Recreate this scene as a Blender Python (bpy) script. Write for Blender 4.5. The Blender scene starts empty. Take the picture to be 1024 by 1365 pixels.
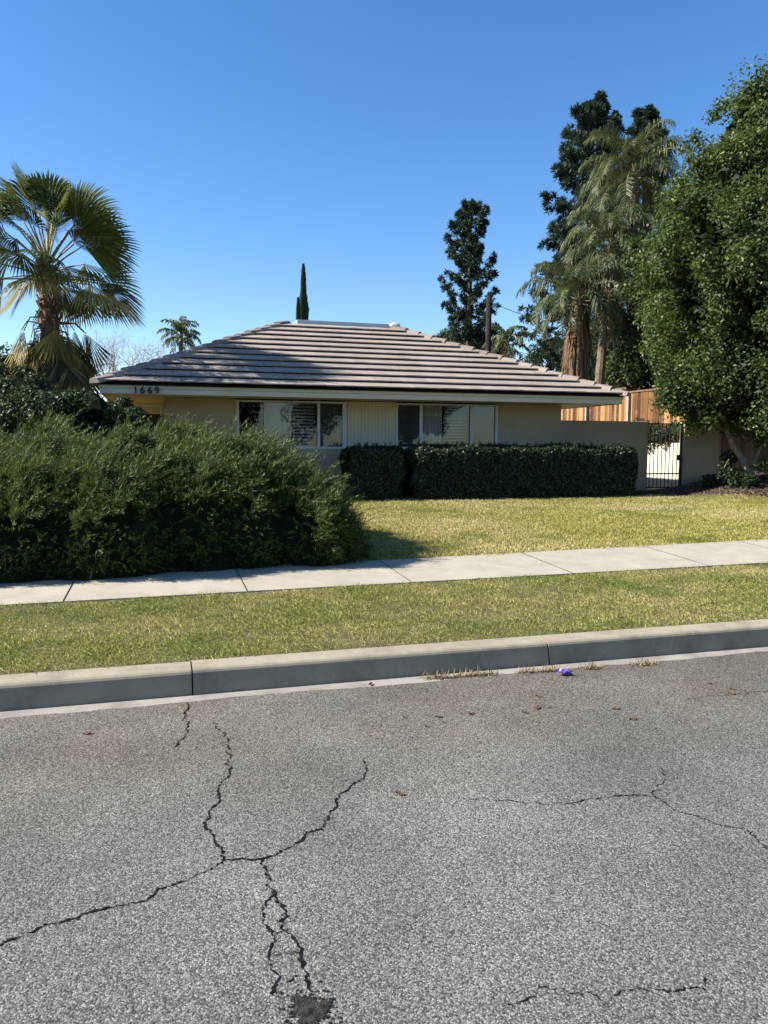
import bpy, math, random
import numpy as np
from mathutils import Vector, Matrix

rad = math.radians
rng = np.random.default_rng(7)
random.seed(7)
sc = bpy.context.scene
COL = sc.collection

# ------------------------------------------------------------------ camera
F, PW, PH = 1025.0, 1024, 1365
YAW, PITCH, ROLL, CH = 16.3, -5.05, 0.25, 1.55


def cam_axes():
    y, p, r = rad(YAW), rad(PITCH), rad(ROLL)
    f = np.array([math.sin(y) * math.cos(p), math.cos(y) * math.cos(p), math.sin(p)])
    r0 = np.array([math.cos(y), -math.sin(y), 0.0])
    u0 = np.cross(r0, f)
    return r0 * math.cos(r) + u0 * math.sin(r), u0 * math.cos(r) - r0 * math.sin(r), f


RX, UX, FX = cam_axes()
EYE = np.array([0, 0, CH])
LAT = np.array([math.cos(rad(YAW)), -math.sin(rad(YAW)), 0.0])     # picture-right, on the ground
FWD = np.array([math.sin(rad(YAW)), math.cos(rad(YAW)), 0.0])


def ray(px, py): return FX + RX * (px - PW / 2) / F - UX * (py - PH / 2) / F
def at_z(px, py, z): d = ray(px, py); return EYE + d * (z - CH) / d[2]
def at_y(px, py, y): d = ray(px, py); return EYE + d * y / d[1]
def at_d(px, py, d): return EYE + ray(px, py) * d


def project(P):
    d = P - EYE
    z = d @ FX
    return PW / 2 + F * (d @ RX) / z, PH / 2 - F * (d @ UX) / z, z


cam = bpy.data.cameras.new("camera")
cam.sensor_fit = 'HORIZONTAL'
cam.sensor_width = 36
cam.lens = 36 * F / PW
cam.clip_start, cam.clip_end = 0.05, 3000
co = bpy.data.objects.new("camera", cam)
COL.objects.link(co)
M = Matrix.Identity(4)
for i in range(3):
    M[i][0], M[i][1], M[i][2], M[i][3] = RX[i], UX[i], -FX[i], EYE[i]
co.matrix_world = M
sc.camera = co

# ------------------------------------------------------------------ light
SUN_EL, SUN_AZ = 36.0, 11.0        # azimuth measured from street-left towards the back
S = Vector((-math.cos(rad(SUN_EL)) * math.cos(rad(SUN_AZ)), math.cos(rad(SUN_EL)) * math.sin(rad(SUN_AZ)), math.sin(rad(SUN_EL))))
sun = bpy.data.lights.new("sun", 'SUN')
sun.energy, sun.angle, sun.color = 5.0, rad(0.53), (1.0, 0.95, 0.87)
so = bpy.data.objects.new("sun", sun)
so.rotation_euler = S.to_track_quat('Z', 'Y').to_euler()
so.location = (-10, 5, 20)
COL.objects.link(so)
w = bpy.data.worlds.new("World")
sc.world = w
w.use_nodes = True
nt = w.node_tree
bg = nt.nodes['Background']
sky = nt.nodes.new('ShaderNodeTexSky')
sky.sky_type = 'NISHITA'
sky.sun_disc = False
sky.sun_elevation = rad(SUN_EL)
sky.sun_rotation = math.atan2(S.x, S.y)
sky.altitude = 300
sky.air_density, sky.dust_density, sky.ozone_density = 1.0, 0.35, 2.2
hsv = nt.nodes.new('ShaderNodeHueSaturation')
hsv.inputs['Saturation'].default_value = 1.28
hsv.inputs['Hue'].default_value = 0.506
hsv.inputs['Value'].default_value = 1.15
nt.links.new(sky.outputs[0], hsv.inputs['Color'])
nt.links.new(hsv.outputs[0], bg.inputs[0])
bg.inputs[1].default_value = 0.076
sc.view_settings.view_transform = 'Standard'
sc.view_settings.look = 'None'
sc.view_settings.gamma = 1
sc.view_settings.exposure = 1.3
cy = sc.cycles
cy.use_denoising = True
cy.max_bounces, cy.diffuse_bounces, cy.glossy_bounces, cy.transmission_bounces, cy.transparent_max_bounces = 8, 4, 3, 4, 8
cy.caustics_reflective = cy.caustics_refractive = False


# ------------------------------------------------------------------ object helpers
def wloc(o):
    v = Vector((0, 0, 0))
    while o is not None:
        v += o.location
        o = o.parent
    return np.array(v)


def mesh_obj(name, V, faces, mat=None, parent=None, smooth=False, n=None):
    """V (k,3) world coordinates; faces: list of index lists, or an int array (m,n)."""
    V = np.asarray(V, dtype=np.float64)
    if parent is not None:
        V = V - wloc(parent)
    me = bpy.data.meshes.new(name)
    if isinstance(faces, np.ndarray):
        m, k = faces.shape
        me.vertices.add(len(V))
        me.vertices.foreach_set('co', V.astype(np.float32).ravel())
        me.loops.add(m * k)
        me.loops.foreach_set('vertex_index', faces.astype(np.int32).ravel())
        me.polygons.add(m)
        me.polygons.foreach_set('loop_start', np.arange(0, m * k, k, dtype=np.int32))
        me.polygons.foreach_set('loop_total', np.full(m, k, dtype=np.int32))
        me.update(calc_edges=True)
        me.validate()
    else:
        me.from_pydata([tuple(v) for v in V], [], faces)
        me.update()
    if smooth:
        me.polygons.foreach_set('use_smooth', [True] * len(me.polygons))
    o = bpy.data.objects.new(name, me)
    for m_ in (mat if isinstance(mat, (list, tuple)) else [mat]):
        if m_: me.materials.append(m_)
    COL.objects.link(o)
    if parent is not None:
        o.parent = parent
    return o


def quads_obj(name, Q, mat, parent=None):
    Q = np.asarray(Q)
    n, k = Q.shape[0], Q.shape[1]
    return mesh_obj(name, Q.reshape(-1, 3), np.arange(n * k).reshape(n, k), mat, parent)


def tag(o, label, cat, group=None, kind=None):
    if label: o['label'] = label
    if cat: o['category'] = cat
    if group: o['group'] = group
    if kind: o['kind'] = kind
    return o


def thing(name, loc, label, cat, group=None):
    o = bpy.data.objects.new(name, None)
    o.empty_display_size = 0.3
    o.location = tuple(loc)
    COL.objects.link(o)
    return tag(o, label, cat, group)


def struct(o):
    o['kind'] = 'structure'
    return o


class MB:
    def __init__(s): s.v, s.f = [], []

    def add(s, V, Fs):
        b = len(s.v)
        s.v += [tuple(p) for p in V]
        s.f += [[b + i for i in f] for f in Fs]
        return s

    def box(s, x0, x1, y0, y1, z0, z1):
        V = [(x, y, z) for z in (z0, z1) for y in (y0, y1) for x in (x0, x1)]
        return s.add(V, [(0, 2, 3, 1), (4, 5, 7, 6), (0, 1, 5, 4), (2, 6, 7, 3), (0, 4, 6, 2), (1, 3, 7, 5)])

    def bar(s, a, b, wx, wy, up=(0, 0, 1)):
        """a rectangular bar from a to b"""
        a, b = Vector(a), Vector(b)
        d = (b - a).normalized()
        u = d.cross(Vector(up))
        if u.length < 1e-4: u = Vector((1, 0, 0))
        u.normalize(); v = d.cross(u)
        V = []
        for p in (a, b):
            for sx, sy in ((-1, -1), (1, -1), (1, 1), (-1, 1)):
                V.append(p + u * sx * wx / 2 + v * sy * wy / 2)
        return s.add(V, [(3, 2, 1, 0), (4, 5, 6, 7), (0, 1, 5, 4), (1, 2, 6, 5), (2, 3, 7, 6), (3, 0, 4, 7)])

    def tube(s, pts, radii, n=8, cap=True):
        pts = [Vector(p) for p in pts]
        V, Fs = [], []
        u = None
        for i, p in enumerate(pts):
            d = (pts[min(i + 1, len(pts) - 1)] - pts[max(i - 1, 0)]).normalized()
            if u is None:
                u = d.orthogonal().normalized()
            u = (u - d * u.dot(d)).normalized()
            v = d.cross(u)
            r = radii[i] if hasattr(radii, '__len__') else radii
            for k in range(n):
                a = 2 * math.pi * k / n
                V.append(p + u * math.cos(a) * r + v * math.sin(a) * r)
        for i in range(len(pts) - 1):
            for k in range(n):
                k2 = (k + 1) % n
                Fs.append((i * n + k, i * n + k2, (i + 1) * n + k2, (i + 1) * n + k))
        if cap:
            Fs.append(tuple(range(n - 1, -1, -1)))
            Fs.append(tuple(range((len(pts) - 1) * n, len(pts) * n)))
        return s.add(V, Fs)

    def build(s, name, mat, parent=None, smooth=False):
        return mesh_obj(name, s.v, s.f, mat, parent, smooth)


def bevel(o, wdt, seg=2):
    m = o.modifiers.new('bevel', 'BEVEL')
    m.width, m.segments, m.limit_method = wdt, seg, 'ANGLE'
    return o


# ------------------------------------------------------------------ material helpers
def new_mat(name):
    m = bpy.data.materials.new(name)
    m.use_nodes = True
    n = m.node_tree.nodes
    return m, n, m.node_tree.links, n['Principled BSDF']


def N(n, t, **kw):
    x = n.new(t)
    for k, v in kw.items():
        if k in x.inputs: x.inputs[k].default_value = v
        else: setattr(x, k, v)
    return x


def ramp(n, stops):
    r = n.new('ShaderNodeValToRGB')
    e = r.color_ramp.elements
    while len(e) < len(stops): e.new(0.5)
    for el, (p, c) in zip(e, stops):
        el.position = p
        el.color = (*c, 1) if len(c) == 3 else c
    return r


def mix(n, l, fac, a, b, mode='MIX'):
    m = n.new('ShaderNodeMix')
    m.data_type, m.blend_type = 'RGBA', mode
    for val, idx in ((fac, 0), (a, 6), (b, 7)):
        if hasattr(val, 'is_output'): l.new(val, m.inputs[idx])
        elif isinstance(val, (tuple, list)): m.inputs[idx].default_value = (*val, 1) if len(val) == 3 else val
        else: m.inputs[idx].default_value = val
    return m.outputs[2]


def noise(n, l, scale, detail=4, rough=0.55, vec=None):
    t = N(n, 'ShaderNodeTexNoise', Scale=scale, Detail=detail, Roughness=rough)
    if vec is not None: l.new(vec, t.inputs['Vector'])
    return t


def pos(n): return n.new('ShaderNodeNewGeometry').outputs['Position']


def plain(name, c1, c2, scale=3.0, rough=0.8, spec=0.3, bump=0.0, bscale=60, detail=5, metallic=0):
    """two-tone mottled surface with fine grain"""
    m, n, l, p = new_mat(name)
    P = pos(n)
    a = noise(n, l, scale, detail, 0.6, P)
    r = ramp(n, [(0.32, c1), (0.68, c2)])
    l.new(a.outputs[0], r.inputs[0])
    l.new(r.outputs[0], p.inputs['Base Color'])
    p.inputs['Roughness'].default_value = rough
    p.inputs['Specular IOR Level'].default_value = spec
    p.inputs['Metallic'].default_value = metallic
    if bump:
        b = noise(n, l, bscale, 6, 0.65, P)
        bn = N(n, 'ShaderNodeBump', Strength=bump, Distance=0.02)
        l.new(b.outputs[0], bn.inputs['Height'])
        l.new(bn.outputs[0], p.inputs['Normal'])
    return m


def island(name, stops, rough=0.6, spec=0.3, patch=None, trans=0.0, tcol=None, bump=None):
    """colour picked per leaf / blade / board; patch=(scale, colour, lo, hi) blends in a second tone by place"""
    m, n, l, p = new_mat(name)
    g = n.new('ShaderNodeNewGeometry')
    r = ramp(n, stops)
    l.new(g.outputs['Random Per Island'], r.inputs[0])
    c = r.outputs[0]
    if patch:
        for sc_, colr, lo, hi in patch:
            t = noise(n, l, sc_, 3, 0.6, g.outputs['Position'])
            rr = ramp(n, [(lo, (0, 0, 0)), (hi, (1, 1, 1))])
            l.new(t.outputs[0], rr.inputs[0])
            c = mix(n, l, rr.outputs[0], c, colr)
    l.new(c, p.inputs['Base Color'])
    p.inputs['Roughness'].default_value = rough
    p.inputs['Specular IOR Level'].default_value = spec
    if bump:
        b = noise(n, l, bump[0], 5, 0.6, g.outputs['Position'])
        bn = N(n, 'ShaderNodeBump', Strength=bump[1], Distance=0.01)
        l.new(b.outputs[0], bn.inputs['Height'])
        l.new(bn.outputs[0], p.inputs['Normal'])
    if trans:
        tr = n.new('ShaderNodeBsdfTranslucent')
        tc = mix(n, l, 0.5, c, tcol or (0.2, 0.3, 0.05))
        l.new(tc, tr.inputs[0])
        ms = n.new('ShaderNodeMixShader')
        ms.inputs[0].default_value = trans
        l.new(p.outputs[0], ms.inputs[1])
        l.new(tr.outputs[0], ms.inputs[2])
        l.new(ms.outputs[0], n['Material Output'].inputs[0])
    return m


# ------------------------------------------------------------------ materials
def asphalt_mat():
    m, n, l, p = new_mat("weathered asphalt")
    P = pos(n)
    # stones
    v = N(n, 'ShaderNodeTexVoronoi', Scale=180.0)
    l.new(P, v.inputs['Vector'])
    r = ramp(n, [(0.0, (0.035, 0.035, 0.032)), (0.25, (0.10, 0.10, 0.092)), (0.6, (0.168, 0.168, 0.154)), (0.86, (0.245, 0.243, 0.222)), (1.0, (0.35, 0.347, 0.316))])
    sep = n.new('ShaderNodeSeparateColor')
    l.new(v.outputs['Color'], sep.inputs[0])
    l.new(sep.outputs[0], r.inputs[0])
    # tar between stones
    rd = ramp(n, [(0.50, (0, 0, 0)), (0.95, (1, 1, 1))])
    l.new(v.outputs['Distance'], rd.inputs[0])
    c = mix(n, l, rd.outputs[0], r.outputs[0], (0.05, 0.048, 0.045))
    f = noise(n, l, 90, 5, 0.8, P)
    c = mix(n, l, 0.55, c, f.outputs[0], 'OVERLAY')
    # wear blotches
    b = noise(n, l, 1.1, 4, 0.55, P)
    rb = ramp(n, [(0.3, (0.72, 0.71, 0.70)), (0.7, (1.12, 1.11, 1.09))])
    l.new(b.outputs[0], rb.inputs[0])
    c = mix(n, l, 1.0, c, rb.outputs[0], 'MULTIPLY')
    b2 = noise(n, l, 0.33, 5, 0.6, P)
    rb2 = ramp(n, [(0.32, (0.80, 0.79, 0.77)), (0.66, (1.10, 1.10, 1.09))])
    l.new(b2.outputs[0], rb2.inputs[0])
    c = mix(n, l, 1.0, c, rb2.outputs[0], 'MULTIPLY')
    # brown litter stain along the gutter side
    sx = n.new('ShaderNodeSeparateXYZ'); l.new(P, sx.inputs[0])
    mr = N(n, 'ShaderNodeMapRange'); mr.inputs[1].default_value = 2.7; mr.inputs[2].default_value = 3.9
    l.new(sx.outputs[1], mr.inputs[0])
    nb = noise(n, l, 1.7, 3, 0.6, P)
    mm = N(n, 'ShaderNodeMath', operation='MULTIPLY'); l.new(mr.outputs[0], mm.inputs[0]); l.new(nb.outputs[0], mm.inputs[1])
    c = mix(n, l, mm.outputs[0], c, mix(n, l, 1.0, c, (0.86, 0.71, 0.55), 'MULTIPLY'))
    l.new(c, p.inputs['Base Color'])
    p.inputs['Roughness'].default_value = 0.85
    p.inputs['Specular IOR Level'].default_value = 0.25
    inv = N(n, 'ShaderNodeMath', operation='SUBTRACT'); inv.inputs[0].default_value = 1.0
    l.new(v.outputs['Distance'], inv.inputs[1])
    ad = N(n, 'ShaderNodeMath', operation='ADD'); l.new(inv.outputs[0], ad.inputs[0]); l.new(f.outputs[0], ad.inputs[1])
    bn = N(n, 'ShaderNodeBump', Strength=0.55, Distance=0.004)
    l.new(ad.outputs[0], bn.inputs['Height'])
    l.new(bn.outputs[0], p.inputs['Normal'])
    return m


def concrete_mat(name, c1, c2, stain=(0.3, 0.27, 0.22), amount=0.35):
    m, n, l, p = new_mat(name)
    P = pos(n)
    a = noise(n, l, 2.3, 6, 0.65, P)
    r = ramp(n, [(0.3, c1), (0.7, c2)])
    l.new(a.outputs[0], r.inputs[0])
    s_ = noise(n, l, 3.5, 8, 0.75, P)
    rs = ramp(n, [(0.47, (0, 0, 0)), (0.70, (amount,) * 3)])
    l.new(s_.outputs[0], rs.inputs[0])
    c = mix(n, l, rs.outputs[0], r.outputs[0], stain)
    g = noise(n, l, 180, 2, 0.8, P)
    c = mix(n, l, 0.25, c, g.outputs[0], 'OVERLAY')
    l.new(c, p.inputs['Base Color'])
    p.inputs['Roughness'].default_value = 0.9
    p.inputs['Specular IOR Level'].default_value = 0.2
    bn = N(n, 'ShaderNodeBump', Strength=0.3, Distance=0.004)
    l.new(g.outputs[0], bn.inputs['Height'])
    l.new(bn.outputs[0], p.inputs['Normal'])
    return m


MT = {}
MT['asphalt'] = asphalt_mat()
MT['crack'] = plain("crack tar", (0.006, 0.006, 0.006), (0.02, 0.018, 0.015), 30, 1.0, 0.0)
MT['patch'] = plain("dark asphalt rubble", (0.022, 0.021, 0.019), (0.085, 0.080, 0.072), 60, 1.0, 0.0, 1.0, 140)
MT['kerb'] = concrete_mat("kerb concrete", (0.24, 0.207, 0.148), (0.335, 0.292, 0.212), (0.12, 0.10, 0.072), 0.55)
MT['gutter'] = concrete_mat("gutter concrete", (0.22, 0.20, 0.172), (0.32, 0.295, 0.255), (0.12, 0.10, 0.08), 0.6)
MT['walk'] = concrete_mat("sidewalk concrete", (0.31, 0.278, 0.215), (0.385, 0.348, 0.275), (0.22, 0.195, 0.155), 0.5)
MT['soil'] = plain("lawn soil", (0.075, 0.062, 0.03), (0.16, 0.135, 0.065), 6, 0.95, 0.1, 0.6, 40)
MT['mulch'] = plain("mulch soil", (0.035, 0.024, 0.018), (0.10, 0.07, 0.052), 14, 0.95, 0.1, 1.0, 30)
MT['chips'] = island("bark chips", [(0, (0.04, 0.025, 0.018)), (0.6, (0.12, 0.08, 0.058)), (1, (0.26, 0.19, 0.15))], 0.9, 0.1)
MT['grass_p'] = island("parkway grass", [(0, (0.095, 0.125, 0.018)), (0.4, (0.19, 0.22, 0.035)), (0.75, (0.35, 0.34, 0.08)), (1, (0.54, 0.47, 0.20))], 0.55, 0.25,
                       [(0.8, (0.44, 0.37, 0.15), 0.46, 0.66), (2.6, (0.21, 0.155, 0.075), 0.58, 0.74), (1.5, (0.11, 0.17, 0.026), 0.50, 0.72)], 0.3, (0.3, 0.33, 0.06))
MT['grass_l'] = island("front lawn grass", [(0, (0.22, 0.20, 0.035)), (0.4, (0.34, 0.30, 0.068)), (0.75, (0.46, 0.39, 0.12)), (1, (0.60, 0.50, 0.23))], 0.55, 0.25,
                       [(0.35, (0.50, 0.42, 0.18), 0.47, 0.62), (0.8, (0.19, 0.21, 0.035), 0.52, 0.7)], 0.3, (0.35, 0.33, 0.07))
MT['stucco'] = plain("cream stucco", (0.345, 0.298, 0.20), (0.405, 0.35, 0.24), 1.2, 0.92, 0.15, 0.5, 90)
MT['stucco_wall'] = plain("beige garden wall stucco", (0.30, 0.26, 0.182), (0.37, 0.32, 0.228), 1.0, 0.92, 0.15, 0.5, 90)
MT['siding'] = plain("cream painted siding", (0.48, 0.42, 0.295), (0.55, 0.485, 0.35), 1.5, 0.7, 0.3, 0.1, 40)
MT['ret'] = plain("pale retaining wall", (0.50, 0.465, 0.34), (0.60, 0.555, 0.42), 0.8, 0.92, 0.1, 0.4, 60)
MT['fascia'] = plain("off white fascia paint", (0.48, 0.44, 0.32), (0.56, 0.515, 0.385), 2.2, 0.6, 0.35, 0.1, 30)
MT['soffit'] = plain("ochre soffit", (0.46, 0.37, 0.19), (0.54, 0.44, 0.25), 3, 0.8, 0.2)
MT['white'] = plain("white window frame", (0.46, 0.465, 0.45), (0.53, 0.535, 0.52), 3, 0.45, 0.4)
MT['blind'] = plain("beige blind", (0.55, 0.55, 0.51), (0.65, 0.65, 0.61), 2, 0.7, 0.3)
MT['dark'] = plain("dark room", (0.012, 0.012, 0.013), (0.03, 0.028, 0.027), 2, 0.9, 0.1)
MT['door'] = plain("dark brown door", (0.03, 0.02, 0.014), (0.05, 0.035, 0.024), 4, 0.6, 0.3)
MT['iron'] = plain("black iron", (0.012, 0.012, 0.012), (0.03, 0.028, 0.026), 8, 0.5, 0.4)
MT['galv'] = plain("galvanised flashing", (0.36, 0.42, 0.46), (0.48, 0.54, 0.57), 1.5, 0.5, 0.5, metallic=0.3)
MT['digit'] = plain("black numerals", (0.008, 0.008, 0.008), (0.015, 0.015, 0.015), 8, 0.4, 0.4)
MT['tile'] = island("flat concrete roof tile", [(0, (0.275, 0.228, 0.188)), (0.5, (0.305, 0.255, 0.211)), (1, (0.335, 0.283, 0.236))], 0.85, 0.2,
                    [(1.3, (0.22, 0.185, 0.155), 0.5, 0.85)], bump=(55, 0.5))
MT['cap'] = island("hip cap tile", [(0, (0.19, 0.15, 0.125)), (1, (0.31, 0.25, 0.21))], 0.85, 0.2, bump=(40, 0.5))
MT['underlay'] = plain("roof underlay", (0.02, 0.018, 0.016), (0.04, 0.034, 0.03), 3, 0.95, 0.1)
MT['boards'] = island("cedar boards", [(0, (0.05, 0.024, 0.011)), (0.5, (0.165, 0.080, 0.028)), (1, (0.36, 0.205, 0.085))], 0.75, 0.2, [(4, (0.24, 0.12, 0.06), 0.55, 0.8)], bump=(30, 0.3))
MT['oldboards'] = island("weathered boards", [(0, (0.09, 0.055, 0.035)), (1, (0.19, 0.12, 0.075))], 0.85, 0.15, bump=(30, 0.3))
MT['shed'] = plain("reddish brown shed", (0.17, 0.085, 0.06), (0.24, 0.13, 0.09), 3, 0.85, 0.15)
MT['post'] = plain("grey post", (0.22, 0.22, 0.22), (0.32, 0.32, 0.31), 5, 0.6, 0.3)
MT['pole'] = plain("creosoted pole", (0.016, 0.012, 0.011), (0.034, 0.025, 0.022), 6, 0.9, 0.1)
MT['bark'] = plain("grey bark", (0.14, 0.115, 0.085), (0.30, 0.26, 0.20), 7, 0.95, 0.1, 0.8, 30)
MT['barkdark'] = plain("dark bark", (0.05, 0.036, 0.027), (0.12, 0.09, 0.07), 7, 0.95, 0.1, 0.8, 30)
MT['palmbark'] = plain("palm trunk", (0.09, 0.065, 0.047), (0.21, 0.16, 0.115), 5, 0.95, 0.1, 1.0, 20)
MT['twig'] = plain("bare twigs", (0.20, 0.155, 0.15), (0.33, 0.27, 0.26), 3, 0.9, 0.1)
MT['juniper'] = island("juniper sprays", [(0, (0.010, 0.024, 0.004)), (0.5, (0.036, 0.070, 0.011)), (0.85, (0.105, 0.148, 0.026)), (1, (0.21, 0.22, 0.07))], 0.6, 0.25,
                       [(1.2, (0.10, 0.085, 0.045), 0.60, 0.85)], 0.22, (0.16, 0.2, 0.05))
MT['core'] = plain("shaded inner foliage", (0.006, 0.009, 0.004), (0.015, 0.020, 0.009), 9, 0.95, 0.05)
MT['hedge'] = island("boxwood leaves", [(0, (0.012, 0.021, 0.008)), (0.6, (0.026, 0.039, 0.014)), (1, (0.055, 0.068, 0.028))], 0.5, 0.3, None, 0.15, (0.12, 0.18, 0.04))
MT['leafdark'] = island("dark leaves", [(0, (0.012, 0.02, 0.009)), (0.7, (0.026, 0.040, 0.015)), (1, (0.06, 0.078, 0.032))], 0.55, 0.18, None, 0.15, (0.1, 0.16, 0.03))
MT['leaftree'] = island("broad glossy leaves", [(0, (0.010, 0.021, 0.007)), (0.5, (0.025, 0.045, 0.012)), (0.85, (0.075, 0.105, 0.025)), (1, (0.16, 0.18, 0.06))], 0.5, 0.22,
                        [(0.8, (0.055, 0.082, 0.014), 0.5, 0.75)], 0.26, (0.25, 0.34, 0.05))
MT['needle'] = island("pine needles", [(0, (0.012, 0.026, 0.020)), (0.6, (0.026, 0.048, 0.036)), (1, (0.065, 0.090, 0.055))], 0.6, 0.25, None, 0.12, (0.1, 0.15, 0.05))
MT['cypress'] = island("cypress foliage", [(0, (0.014, 0.028, 0.014)), (1, (0.035, 0.055, 0.028))], 0.7, 0.2)
MT['queen'] = island("feather palm leaflets", [(0, (0.022, 0.040, 0.018)), (0.55, (0.046, 0.070, 0.026)), (0.9, (0.10, 0.115, 0.036)), (1, (0.17, 0.155, 0.06))], 0.5, 0.3, None, 0.22, (0.25, 0.27, 0.08))
MT['queendead'] = island("dry palm thatch", [(0, (0.11, 0.065, 0.038)), (1, (0.23, 0.15, 0.09))], 0.9, 0.1)
MT['fan'] = island("fan palm leaves", [(0, (0.030, 0.046, 0.010)), (0.6, (0.062, 0.085, 0.016)), (1, (0.14, 0.145, 0.03))], 0.6, 0.15, None, 0.26, (0.28, 0.28, 0.05))
MT['fanyellow'] = island("ageing fan leaves", [(0, (0.16, 0.14, 0.03)), (0.6, (0.30, 0.24, 0.06)), (1, (0.42, 0.33, 0.12))], 0.6, 0.25, None, 0.3, (0.5, 0.4, 0.08))
MT['fandead'] = island("dead fan leaves", [(0, (0.045, 0.044, 0.02)), (0.6, (0.11, 0.092, 0.042)), (1, (0.22, 0.17, 0.08))], 0.85, 0.1, None, 0.15, (0.3, 0.22, 0.08))
MT['petiole'] = plain("petioles", (0.14, 0.13, 0.05), (0.24, 0.20, 0.09), 4, 0.6, 0.3)
MT['dryleaf'] = plain("dry leaf", (0.05, 0.026, 0.016), (0.13, 0.07, 0.04), 40, 0.8, 0.2)
MT['weed'] = island("dry weeds", [(0, (0.12, 0.085, 0.04)), (0.7, (0.25, 0.18, 0.09)), (1, (0.34, 0.27, 0.15))], 0.9, 0.1)
MT['purple'] = plain("purple wrapper", (0.13, 0.06, 0.46), (0.25, 0.14, 0.70), 30, 0.35, 0.5)


def glass_mat():
    m, n, l, p = new_mat("window glass")
    n.remove(p)
    g = n.new('ShaderNodeBsdfGlossy'); g.inputs['Roughness'].default_value = 0.02
    g.inputs['Color'].default_value = (0.72, 0.86, 1.0, 1)
    t = n.new('ShaderNodeBsdfTransparent'); t.inputs[0].default_value = (0.78, 0.82, 0.80, 1)
    fr = N(n, 'ShaderNodeFresnel', IOR=1.5)
    mu = N(n, 'ShaderNodeMath', operation='MULTIPLY_ADD'); mu.inputs[1].default_value = 1.3; mu.inputs[2].default_value = 0.015
    l.new(fr.outputs[0], mu.inputs[0])
    ms = n.new('ShaderNodeMixShader')
    l.new(mu.outputs[0], ms.inputs[0]); l.new(t.outputs[0], ms.inputs[1]); l.new(g.outputs[0], ms.inputs[2])
    l.new(ms.outputs[0], n['Material Output'].inputs[0])
    return m


MT['glass'] = glass_mat()


# ------------------------------------------------------------------ terrain
def sstep(a, b, x):
    t = np.clip((x - a) / (b - a), 0, 1)
    return t * t * (3 - 2 * t)


def zb(x): return 0.225 + 0.0065 * np.clip(x, -6, 14)
def yf(x): return 6.95 + 0.032 * x
def yb(x): return 8.10 + 0.045 * x


def gz(x, y):
    x = np.asarray(x, float); y = np.asarray(y, float)
    a, b = yf(x), yb(x)
    z1 = 0.150 + (0.198 - 0.150) * np.clip((y - 5.0) / (a - 5.0), 0, 1)
    z2 = 0.198 + (zb(x) - 0.198) * np.clip((y - a) / (b - a), 0, 1)
    z3 = zb(x) + (0.35 - zb(x)) * np.clip((y - b) / (16.4 - b), 0, 1)
    z = np.where(y < a, z1, np.where(y < b, z2, z3))
    z = z + 0.45 * sstep(11.6, 15.0, x) * sstep(13.6, 15.8, y) * (1 - sstep(16.9, 17.3, y))
    return z


def sheet(name, xs, y_of, zoff, mat, smooth=True):
    """xs: columns; y_of(x) -> list of y for that column"""
    V, Fs = [], []
    k = None
    for x in xs:
        ys = y_of(x)
        k = len(ys)
        for y in ys:
            V.append((x, y, float(gz(x, y)) + zoff))
    for i in range(len(xs) - 1):
        for j in range(k - 1):
            Fs.append((i * k + j, (i + 1) * k + j, (i + 1) * k + j + 1, i * k + j + 1))
    return mesh_obj(name, V, Fs, mat, None, smooth)


far_x = [-400, -150, -60, -25] + list(np.linspace(-14, 24, 77)) + [35, 70, 160, 400]
g = struct(sheet("ground", far_x, lambda x: [4.99, 5.4, 6.0, 6.6, float(yf(x)), float(yf(x)) + .5, float(yb(x)), 8.9, 10, 11.5, 13, 13.8, 14.3, 14.8, 15.3, 15.8, 16.4, 16.9, 17.3, 18, 25, 60, 150, 600], 0.0, MT['soil']))
g['label'] = "soil under the front lawn and the grass strip"

# road
xs = list(np.arange(-6, 8.01, 0.06))
V, Fs = [], []
xs = [-300, -60, -20] + xs + [14, 30, 80, 300]
for x in xs:
    e = 4.645 + 0.012 * math.sin(x * 3.1) + random.uniform(-0.012, 0.012)
    for y in (-200, -30, -6, -2, 0, 2, 4, e): V.append((x, y, 0.004))
    V.append((x, e + 0.012, -0.02))
k = 9
for i in range(len(xs) - 1):
    for j in range(k - 1):
        Fs.append((i * k + j, (i + 1) * k + j, (i + 1) * k + j + 1, i * k + j + 1))
road = struct(mesh_obj("road", V, Fs, MT['asphalt']))
road['label'] = "cracked grey asphalt road in front of the kerb"


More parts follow.
